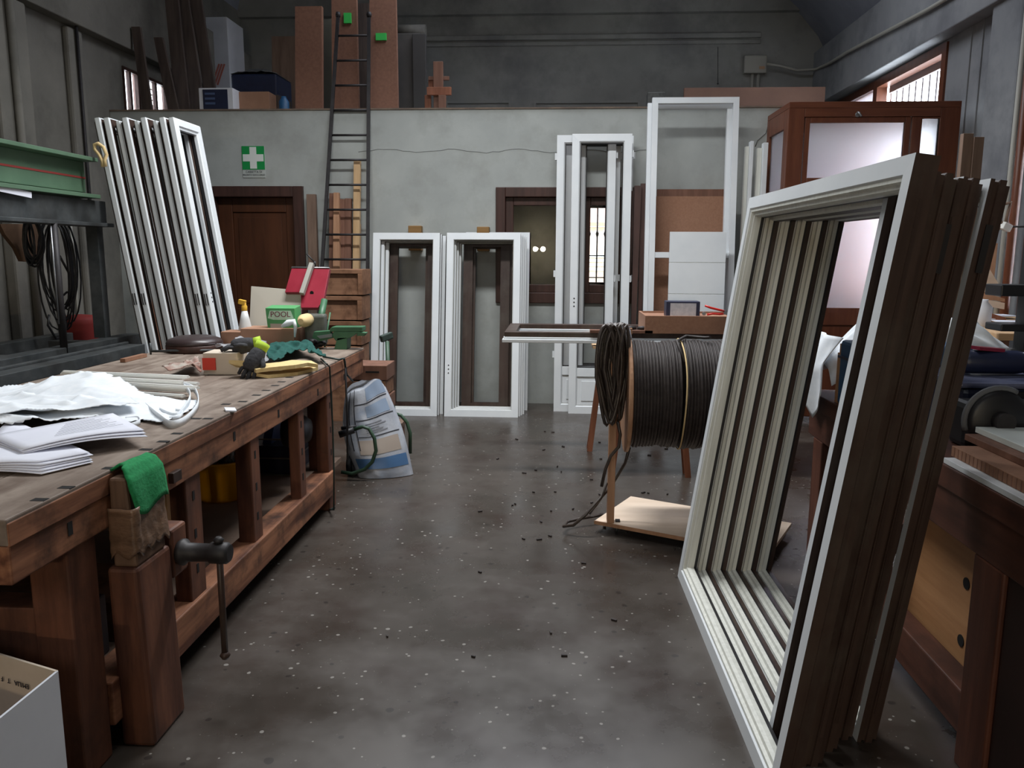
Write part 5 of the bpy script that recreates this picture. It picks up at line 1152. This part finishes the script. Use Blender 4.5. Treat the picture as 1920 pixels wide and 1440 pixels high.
# ---------------------------------------------------------------- cable reel
RY, RZ, RR = 4.12, .735, .305
RX0, RX1 = .345, .92
rl = thing('cable_reel', 'wooden reel wound with dark brown rubber cord behind the leaning frames', 'reel', (.7, RY, 0))
for x in (RX0, RX1):
    MB().lathe([(.02, 0), (RR - .006, 0), (RR, .004), (RR, .016), (RR - .006, .02), (.02, .02)], (x, RY, RZ), 'X', 64, smooth=False).build('flange', M_orange, rl)
MB().lathe([(.12, RX0 + .02), (.12, RX1)], (0, RY, RZ), 'X', 32).build('drum', M_pinex, rl)
def turns(x0, x1, R0, seed, pitch=.0160):
    rg = random.Random(seed); prof = [(.13, x0)]; x = x0; n = int((x1 - x0) / pitch)
    for i in range(n):
        r = R0 + rg.uniform(-.004, .004) + .004 * math.sin(i * .6)
        for k, (dr, dx) in enumerate(((-.010, .0), (-.0025, .14), (.0025, .38), (.0025, .62), (-.0025, .86))): prof.append((r + dr, x0 + (i + dx) * pitch))
    prof.append((.13, x1)); return prof
MB().lathe(turns(RX0 + .021, RX0 + .27, .272, 1), (0, RY, RZ), 'X', 72).build('cord_winding', M_rub, rl)
MB().lathe(turns(RX0 + .278, RX1 - .01, .277, 2), (0, RY, RZ), 'X', 72).build('cord_winding', M_rub, rl)
xs = RX0 + .274; MB().tube([(xs + .004 * math.sin(3 * t), RY + .285 * math.cos(t), RZ + .285 * math.sin(t)) for t in [2 * math.pi * k / 40 for k in range(40)]], .004, 6, closed=True).build('tie_string', M_rope, rl)
MB().tube([(xs + .0, RY - .2, RZ + .19), (xs - .03, RY - .1, RZ + .285), (xs + .03, RY, RZ + .30), (xs + .12, RY - .02, RZ + .295), (xs + .14, RY - .06, RZ + .30)], .008, 8).build('loose_end', M_rub, rl)
# its stand
sd = thing('reel_stand', 'pale plywood base on casters with a post holding the cable reel', 'stand', (.45, 4.15, 0))
c0 = P(1115, 977, z=.06); ux = Vector((math.cos(R(-27)), math.sin(R(-27)), 0)); uy = Vector((-ux.y, ux.x, 0))
q4 = [c0, c0 + ux * .9, c0 + ux * .9 + uy * .50, c0 + uy * .50]
MB().prism([(v.x, v.y, .045) for v in q4], (0, 0, .018)).build('base_board', M_ply, sd, bevel=.001)
MB().prism([(v.x, v.y, .0445) for v in (c0 - ux * .002 - uy * .004, c0 + ux * .9 - uy * .004, c0 + ux * .9, c0)], (0, 0, .019)).build('front_lip', M_orange, sd)
for v in (c0 + ux * .1 + uy * .06, c0 + ux * .8 + uy * .06, c0 + ux * .1 + uy * .44, c0 + ux * .8 + uy * .44):
    MB().lathe([(.012, -.008), (.021, -.006), (.021, .006), (.012, .008)], (v.x, v.y, .021), 'X', 16).tube([(v.x, v.y, .02), (v.x, v.y, .046)], .008, 8).build('caster', M_steel, sd)
pp = c0 + ux * .075 + uy * .03
MB().box(pp.x - .018, pp.x + .018, pp.y - .035, pp.y + .035, .063, 1.08).build('post', M_orange, sd, bevel=.003)
MB().tube([(pp.x, RY, RZ), (RX1 + .07, RY, RZ)], .014, 10).build('axle', M_steel, sd)
MB().bar((pp.x - .05, RY - .02, 1.06), (pp.x + .09, RY - .02, 1.06), .03, .03, (0, 1, 0)).build('hook_bar', M_orange, sd)
MB().box(RX1 + .03, RX1 + .07, RY - .035, RY + .035, .063, 1.0).build('post', M_orange, sd)
q = P(1158, 977, z=.065); MB().box(q.x - .012, q.x + .012, q.y - .015, q.y + .015, .063, .072).build('bolt', M_iron, sd)
# hanging loops
lp = thing('cord_loops', 'thick bundle of dark rubber cord loops hanging on the reel post', 'cord', (pp.x, RY - .06, 1.08))
rg = random.Random(11)
for i in range(22):
    s_ = i / 21; xo = (s_ - .5) * .10; zb = rg.uniform(.60, .86) if i % 3 else rg.uniform(.54, .66); w_ = rg.uniform(.022, .07)
    yy = RY - .055 - rg.uniform(0, .10); pts = []
    for k in range(20):
        t = 2 * math.pi * k / 20; zc, hz = (1.10 + zb) / 2, (1.10 - zb) / 2
        x = pp.x + .0 + xo * (1.0 + .2 * math.sin(t)) * (.65 + .35 * math.sin(t * .5)) + w_ * math.cos(t) * (.9 if math.sin(t) > 0 else .8) * (1 - .45 * max(0, -math.sin(t)))
        pts.append((x, yy + .02 * math.cos(t + i), zc + hz * math.sin(t) ))
    MB().tube(pts, .0085, 6, closed=True).build('cord_loop', M_rubl, lp)
for j, path in enumerate((((1158, 790, 4.0), (1163, 815, 4.0), (1160, 838, 4.0), (1145, 855, 4.0), (1135, 880, 4.0), (1128, 912, 4.0)), ((1180, 840, 4.05), (1172, 868, 4.1), (1150, 905, 4.1), (1125, 935, 4.05), (1098, 965, 4.0), (1075, 985, 4.0), (1057, 987, 4.02), (1064, 978, 4.1), (1090, 972, 4.15), (1130, 965, 4.2)), ((1138, 905, 4.05), (1130, 930, 4.05), (1118, 948, 4.05), (1106, 963, 4.1)))):
    pts = [P(x, y, y=yy) for x, y, yy in path]
    for v in pts: v.z = max(v.z, .012)
    MB().tube(pts, .0085 if j < 2 else .006, 8).build('cord_tail', M_rubl, lp)

# ---------------------------------------------------------------- right workbench
RX, RY0, RY1, RT = 1.15, 1.78, 3.72, .835
rb = thing('workbench', 'dark red wooden workbench on the right behind the leaning frames', 'workbench', (1.6, 2.8, 0))
M_rb = wood('bench_dark_red', (66, 38, 29), (92, 56, 43), 1, rough=.55, c3=(44, 28, 23), a3=.6, s3=4)
M_rbz = wood('bench_dark_red_leg', (72, 40, 29), (98, 58, 43), 2, rough=.55, c3=(52, 32, 26), a3=.6, s3=4)
for k in range(3): MB().box(RX + k * .3, RX + k * .3 + .297, RY0, RY1, RT - .07, RT).build('top_plank', M_rb, rb, bevel=.004)
MB().box(RX + .01, RX + .09, RY0 + .02, RY1 - .02, RT - .20, RT - .07).build('apron', M_rb, rb, bevel=.004)
MB().box(RX + .01, RX + .12, 2.04, 2.19, 0, RT - .2).build('leg', M_rbz, rb, bevel=.006); MB().box(RX + .01, RX + .12, 3.5, 3.62, 0, RT - .2).build('leg', M_rbz, rb, bevel=.006)
MB().box(RX + .01, RX + .11, 2.92, 3.04, .2, RT - .2).build('leg', M_rbz, rb, bevel=.006)
for y in (1.95, 3.5): MB().box(RX + .76, RX + .87, y, y + .13, 0, RT - .07).build('leg', M_rbz, rb, bevel=.006)
MB().box(RX + .12, RX + .76, 1.96, 2.02, .12, .26).box(RX + .12, RX + .76, 3.53, 3.59, .12, .26).build('end_rail', M_rbz, rb)
MB().box(RX + .02, RX + .06, 1.80, 2.03, .05, RT - .2).build('end_panel', mat('end_panel', (44, 28, 24), (54, 34, 30), rough=.6, scale=4), rb); MB().box(RX + .02, RX + .10, 2.19, 3.5, .08, .21).build('bottom_rail', M_rb, rb, bevel=.005)
MB().box(RX + .25, RX + .33, 3.5, 3.56, .34, .44).box(RX + .02, RX + .30, 3.52, 3.56, .30, .36).build('brace', M_rbz, rb)
MB().box(RX + .16, RX + .86, RY0, 1.95, .1, RT - .07).build('end_panel', mat('end_panel', (30, 20, 18), (36, 25, 22), rough=.6, scale=4), rb) if False else None
MB().box(RX + .03, RX + .08, 3.04, 3.5, .29, .38).build('brace', M_rb, rb, bevel=.004)
# drawer front with finger holes
a, b = P(1720, 1005, x=RX + .14), P(1812, 1200, x=RX + .14)
df = MB().box(RX + .13, RX + .15, 2.20, 2.89, .17, .66).build('drawer_front', M_honey, rb, bevel=.002)
for z in (.44, .25):
    MB().lathe([(.019, 0), (.019, .003)], (RX + .1275, 2.44, z), 'X', 20).build('finger_hole', M_dark, df)
# things on it
bc = thing('blue_case', 'blue plastic case standing on the right bench seen through the frames', 'case', (RX + .2, 3.1, RT))
MB().box(RX + .01, RX + .42, 3.10, 3.36, RT, RT + .27).build('body', M_blue, bc, bevel=.015); MB().box(RX + .005, RX + .425, 3.095, 3.365, RT + .195, RT + .205).build('seam', M_navy, bc)
for k, (y0, y1, h_) in enumerate(((3.375, 3.39, .25), (3.395, 3.41, .21))):
    solo(MB().box(RX + .02, RX + .28, y0, y1, RT, RT + h_), 'yellow_strip', M_honey, 'yellowish wooden strip beside the blue case, %s one' % ('taller' if k == 0 else 'shorter'), 'strip', (RX + .1, y0, RT), 'yellow strips on the right bench')
for k, (x, y, z, sz) in enumerate(((RX + .10, 3.22, RT + .271, (.10, .12, .035)), (RX + .14, 3.24, RT + .307, (.14, .08, .03)))):
    solo(MB().cbox((x, y, z + sz[2] / 2), sz, (0, 0, 15 * k)), 'wood_offcut', M_crate, 'small wood offcut on top of the blue case, %s' % ('lower' if k == 0 else 'upper'), 'offcut', (x, y, z), 'offcuts on the blue case', bevel=.003)
fm = thing('foam_wrap', 'white foam wrap heaped on the right bench and hanging over its edge', 'foam wrap', (RX + .2, 3.5, RT))
def hp(u, v):
    e = math.sin(math.pi * min(1, .02 + u * .98)) ** .35 * math.sin(math.pi * (.03 + v * .94)) ** .4
    return (RX + .01 + u * .85, 3.43 + v * .30, RT + .012 + (.35 + .10 * NZ0.noise(Vector((u * 4, v * 3, 7))) + .03 * NZ0.noise(Vector((u * 12, v * 9, 2)))) * e)
MB().grid(hp, 44, 30).build('heap', M_foam, fm, solid=.004)
def flap(u, v):
    y = 3.42 + (1 - u) * .30; z = RT + .27 - v * (.37 - .13 * abs(u - .5) * 2)
    return (RX + .03 - .06 * min(1, v * 2.2) + .012 * math.sin(u * 8 + v * 3), y + .02 * math.sin(v * 5), z)
MB().grid(flap, 18, 18).build('hanging_flap', M_foam, fm, solid=.003)
# boards on the near end of the right bench
sh = [('white_board', M_signw, 'pale white board, top one of the pile on the right bench', 1.30, 1.62, 2.52, .070, .088), ('reddish_board', M_redw, 'reddish board just under the white top board on the right bench', 1.26, 1.60, 2.50, .050, .0695), ('fluted_board', M_mdf, 'wide brown board with slotted edge in the pile on the right bench', 1.185, 1.60, 2.42, .018, .0495), ('white_strip', M_white, 'narrow white strip at the bottom of the board pile on the right bench', 1.155, 1.60, 2.40, .001, .0175)]
for nm, m, lb, x0, x1, y1, z0, z1 in sh:
    o = solo(MB().box(x0, x1, 1.72, y1, RT + z0, RT + z1), nm, m, lb, 'board', ((x0 + x1) / 2, 2.1, RT + z0), 'boards piled on the right bench', bevel=.0015)
    if nm == 'fluted_board':
        for k in range(30): y = 1.76 + k * .022; MB().box(x0 - .001, x0 + .0005, y, y + .003, RT + z0 + .002, RT + z1 - .002).build('slot', M_redw, o)
# dark machine and cases standing on the bench
ms = thing('bench_grinder', 'black machine with rubber wheel and grey arm behind the board pile', 'machine', (1.6, 2.6, RT))
MB().box(1.30, 1.98, 2.58, 2.70, RT, .985).build('body', M_black, ms, bevel=.02)
c = P(1872, 812, y=2.54); c.z = RT + .104
MB().lathe([(.02, 0), (.080, .0), (.095, .012), (.095, .04), (.02, .04)], (c.x, 2.535, c.z), 'Y', 32).build('wheel', M_black, ms)
MB().lathe([(.03, 0), (.03, .05)], (c.x, 2.50, c.z), 'Y', 20).build('hub', M_iron, ms)
MB().tube([(c.x + .10 * math.cos(t), 2.555, c.z + .10 * math.sin(t)) for t in [R(60 + 10 * k) for k in range(15)]], .010, 8).build('guard', mat('guard_grey', (92, 94, 98), rough=.6), ms)
a, b = P(1842, 735, y=2.57), P(1872, 775, y=2.57)
MB().box(a.x, b.x, 2.56, 2.58, b.z - .02, a.z).build('bracket', mat('bracket_grey', (96, 94, 92), rough=.6), ms)
MB().tube([P(1886, 822, y=2.50), P(1960, 843, y=2.36)], .022, 14).build('arm', mat('arm_grey', (128, 126, 124), rough=.5), ms)
c1_ = thing('tool_case', 'navy hard tool case with a pale sheen on its lid behind the leaning frames', 'case', (1.7, 2.9, RT))
MB().box(1.36, 1.95, 2.74, 3.10, RT, 1.01).build('body', M_navy, c1_, bevel=.02)
MB().box(1.34, 1.97, 2.72, 3.12, 1.01, 1.03).build('lid', mat('sheen_navy', (112, 116, 140), (60, 66, 92), rough=.3, scale=5), c1_, bevel=.008)  # whitish blue highlights of the lid are painted into its colour
MB().box(1.50, 1.60, 2.725, 2.74, .93, 1.0).build('latch', M_black, c1_, bevel=.004)
c2_ = thing('power_tool', 'dark cordless power tool lying on the navy tool case', 'power tool', (1.7, 2.9, 1.031))
MB().lathe([(.03, 0), (.042, .03), (.042, .2), (.033, .25)], (1.42, 2.92, 1.075), 'X', 20).build('body', M_navy, c2_); MB().cbox((1.72, 2.90, 1.062), (.12, .1, .06), (0, 0, 8)).build('battery', M_black, c2_, bevel=.01); MB().lathe([(.02, 0), (.038, .02), (.038, .06)], (1.80, 2.90, 1.07), 'X', 16).build('cap', M_grey, c2_)
MB().cbox((1.52, 2.92, 1.122), (.10, .05, .012), (0, 5, 10)).build('red_switch', mat('dark_red', (128, 30, 56), rough=.35), c2_)
# desk by the right window with paper
dk = thing('side_desk', 'desk covered with bright papers below the right window', 'desk', (2.9, 5.3, 0))
MB().box(2.45, 3.27, 4.6, 6.2, .98, 1.02).build('desk_top', M_pinex, dk, bevel=.003)
for x in (2.47, 3.2):
    for y in (4.62, 6.1): MB().box(x, x + .05, y, y + .06, 0, .98).build('leg', M_redw, dk)
for k, (x, y, rz) in enumerate(((2.75, 4.9, 10), (2.95, 5.3, -15), (2.7, 5.5, 25), (3.0, 5.75, 5))):
    solo(MB().cbox((x, y, 1.026 + .004 * k), (.3, .21, .004), (0, 0, rz)), 'paper_sheet', M_paper, 'bright white paper on the desk below the right window, %s towards the back' % ORD[k], 'paper', (x, y, 1.022), 'papers on the window desk')
q = P(1846, 615, y=5.0)
solo(MB().lathe([(.05, 1.02), (.055, 1.03), (.055, 1.14), (.03, 1.17), (.03, 1.185)], (q.x, 5.05, 0), seg=20), 'white_jar', M_cardw, 'white jar on the desk showing beside the brown frame edges', 'jar', (q.x, 5.05, 1.02))
# shutter parts leaning at the window
su = thing('shutter_stack', 'pale and orange shutter parts leaning beside the right window above the desk', 'shutter parts', (2.9, 5.6, 1.02))
for k, pl_ in enumerate((((1825, 470), (1856, 505), (1880, 545), (1878, 552), (1830, 545)), ((1830, 545), (1884, 560), (1884, 566), (1840, 560), (1830, 556)), ((1830, 558), (1884, 568), (1883, 580), (1830, 570)), ((1828, 578), (1884, 595), (1892, 607), (1830, 592)))):
    Yk = 5.60 - .03 * k; pts = [P(x, y, y=Yk) for x, y in pl_]
    MB().prism(pts, (0, .03, 0)).build('shutter_board', [M_ply, M_orange, M_ply, M_trestle][k], su)
a = P(1840, 470, y=5.64); MB().box(a.x, a.x + .10, 5.635, 5.665, 1.02, a.z + .05).build('shutter_post', M_orange, su)
# board offcut standing behind the stack top
Yo = 4.6
a, b = P(1800, 250, y=Yo), P(1838, 325, y=Yo)
op = thing('offcut_post', 'upright brown wood offcut rising behind the top corner of the leaning frames', 'offcut', ((a.x + b.x) / 2, Yo, 0))
MB().box(a.x + .02, (a.x + b.x) / 2 + .01, Yo, Yo + .04, 0, a.z).build('board', M_greyw, op, bevel=.002)
MB().box((a.x + b.x) / 2 + .01, b.x, Yo - .01, Yo + .04, 0, a.z - .02).build('board', M_greyw, op, bevel=.002)
# thin board across the tops of the frames
zz = 1.675
a, b = P(1776, 322, y=2.5), P(1842, 320, y=2.5)
# drill head / black clamp column at right edge
cl = thing('drill_stand', 'black column with three projecting arms beside the right bench', 'stand', (1.86, 3.2, RT))
xr = P(1914, 600, y=3.2).x
MB().box(xr, xr + .08, 3.16, 3.24, RT, 1.52).build('column', M_black, cl, bevel=.004)
for (x0, x1, y0, y1) in ((1879, 1925, 534, 556), (1878, 1925, 608, 622), (1871, 1925, 658, 688)):
    a, b = P(x0, y0, y=3.14), P(x1, y1, y=3.14); MB().box(a.x, b.x + .04, 3.14, 3.26, b.z, a.z).build('arm', M_black if y0 != 658 else mat('arm_dark', (58, 58, 56), rough=.5), cl, bevel=.004)
# brown pipe and cable at the right pillar
for k, (px, r, m, lb) in enumerate(((1897, .018, M_grey, 'grey conduit running down the right pillar'), (1912, .03, M_mahog, 'brown pipe running down beside the right pillar'))):
    q = P(px, 300, x=XR - .17); solo(MB().tube([(q.x, q.y, .0), (q.x, q.y, 3.3)], r, 12), 'wall_pipe', m, lb, 'pipe', (q.x, q.y, 0))
# rag hooked on the wall
q = P(1885, 425, x=3.0)
rgo = thing('plug_adapter', 'white cable adapter hanging with dark cable at the right pillar', 'adapter', q)
MB().cbox(q + Vector((0, 0, 0)), (.07, .05, .05), (10, 20, 20)).build('case', M_pvc, rgo, bevel=.006)
MB().tube([q + Vector((-.02, 0, .02)), q + Vector((-.06, 0, .06)), q + Vector((-.05, 0, .14)), q + Vector((.02, 0, .16)), q + Vector((.01, 0, .10)), q + Vector((.0, 0, .02))], .012, 8).tube([q + Vector((-.03, 0, 0)), q + Vector((-.07, 0, -.05)), q + Vector((-.09, 0, -.02))], .012, 8).build('cable', M_greyw, rgo)
MB().tube([q, Vector((XR - .12, q.y + .0, q.z))], .006, 6).build('hook', M_iron, rgo)

# ---------------------------------------------------------------- twin lamps behind the viewer (they mirror in the back window)
q = P(1011, 467, y=YB + .04)
dv = (q - Vector((0, 0, CH))).normalized(); dv = Vector((dv.x, -dv.y, dv.z)); tt = (q.y + 3.9) / abs(dv.y)
lq = q + dv * tt
tl3 = thing('twin_lamp', 'pair of warm bulbs mirrored in the dark pane of the back window', 'lamp', lq)
for s_ in (-.09, .09): MB().lathe([(.01, -.05), (.05, -.03), (.06, 0), (.05, .03), (.01, .05)], lq + Vector((s_, 0, 0)), 'Y', 16).build('bulb', M_bulb, tl3)
MB().tube([lq + Vector((-.09, 0, .04)), lq + Vector((0, 0, .1)), lq + Vector((.09, 0, .04))], .01, 8).tube([lq + Vector((0, 0, .1)), (lq.x, YF, lq.z + .15)], .01, 8).build('bracket', M_iron, tl3)

# ---------------------------------------------------------------- rubber offcuts on the floor
rg = random.Random(21); src = None
for k in range(46):
    if k < 30: q = P(rg.uniform(960, 1290), rg.uniform(800, 1060), z=0)
    elif k < 38: q = P(rg.uniform(640, 1250), rg.uniform(830, 1250), z=0)
    else: q = P(rg.uniform(880, 1200), rg.uniform(830, 1000), z=0)
    if src is None:
        src = MB().cbox((0, 0, .004), (.022, .009, .007)).build('rubber_offcut', M_rub)
        tag(src, 'tiny dark rubber offcut lying on the concrete floor', 'offcut', 'rubber offcuts on the floor'); o = src
    else: o = src.copy(); COL.objects.link(o)
    o.location = (q.x, q.y, 0); o.rotation_euler = (0, 0, rg.uniform(0, 3)); sc_l = rg.uniform(.6, 1.3); o.scale = (sc_l, sc_l, 1)

# lettering becomes plain geometry
bpy.context.view_layer.update()
dg = bpy.context.evaluated_depsgraph_get()
for o in [o for o in COL.objects if o.type == 'FONT']:
    me = bpy.data.meshes.new_from_object(o.evaluated_get(dg)); n_ = bpy.data.objects.new('lettering', me); COL.objects.link(n_)
    n_.parent = o.parent; n_.matrix_basis = o.matrix_basis.copy(); bpy.data.objects.remove(o)
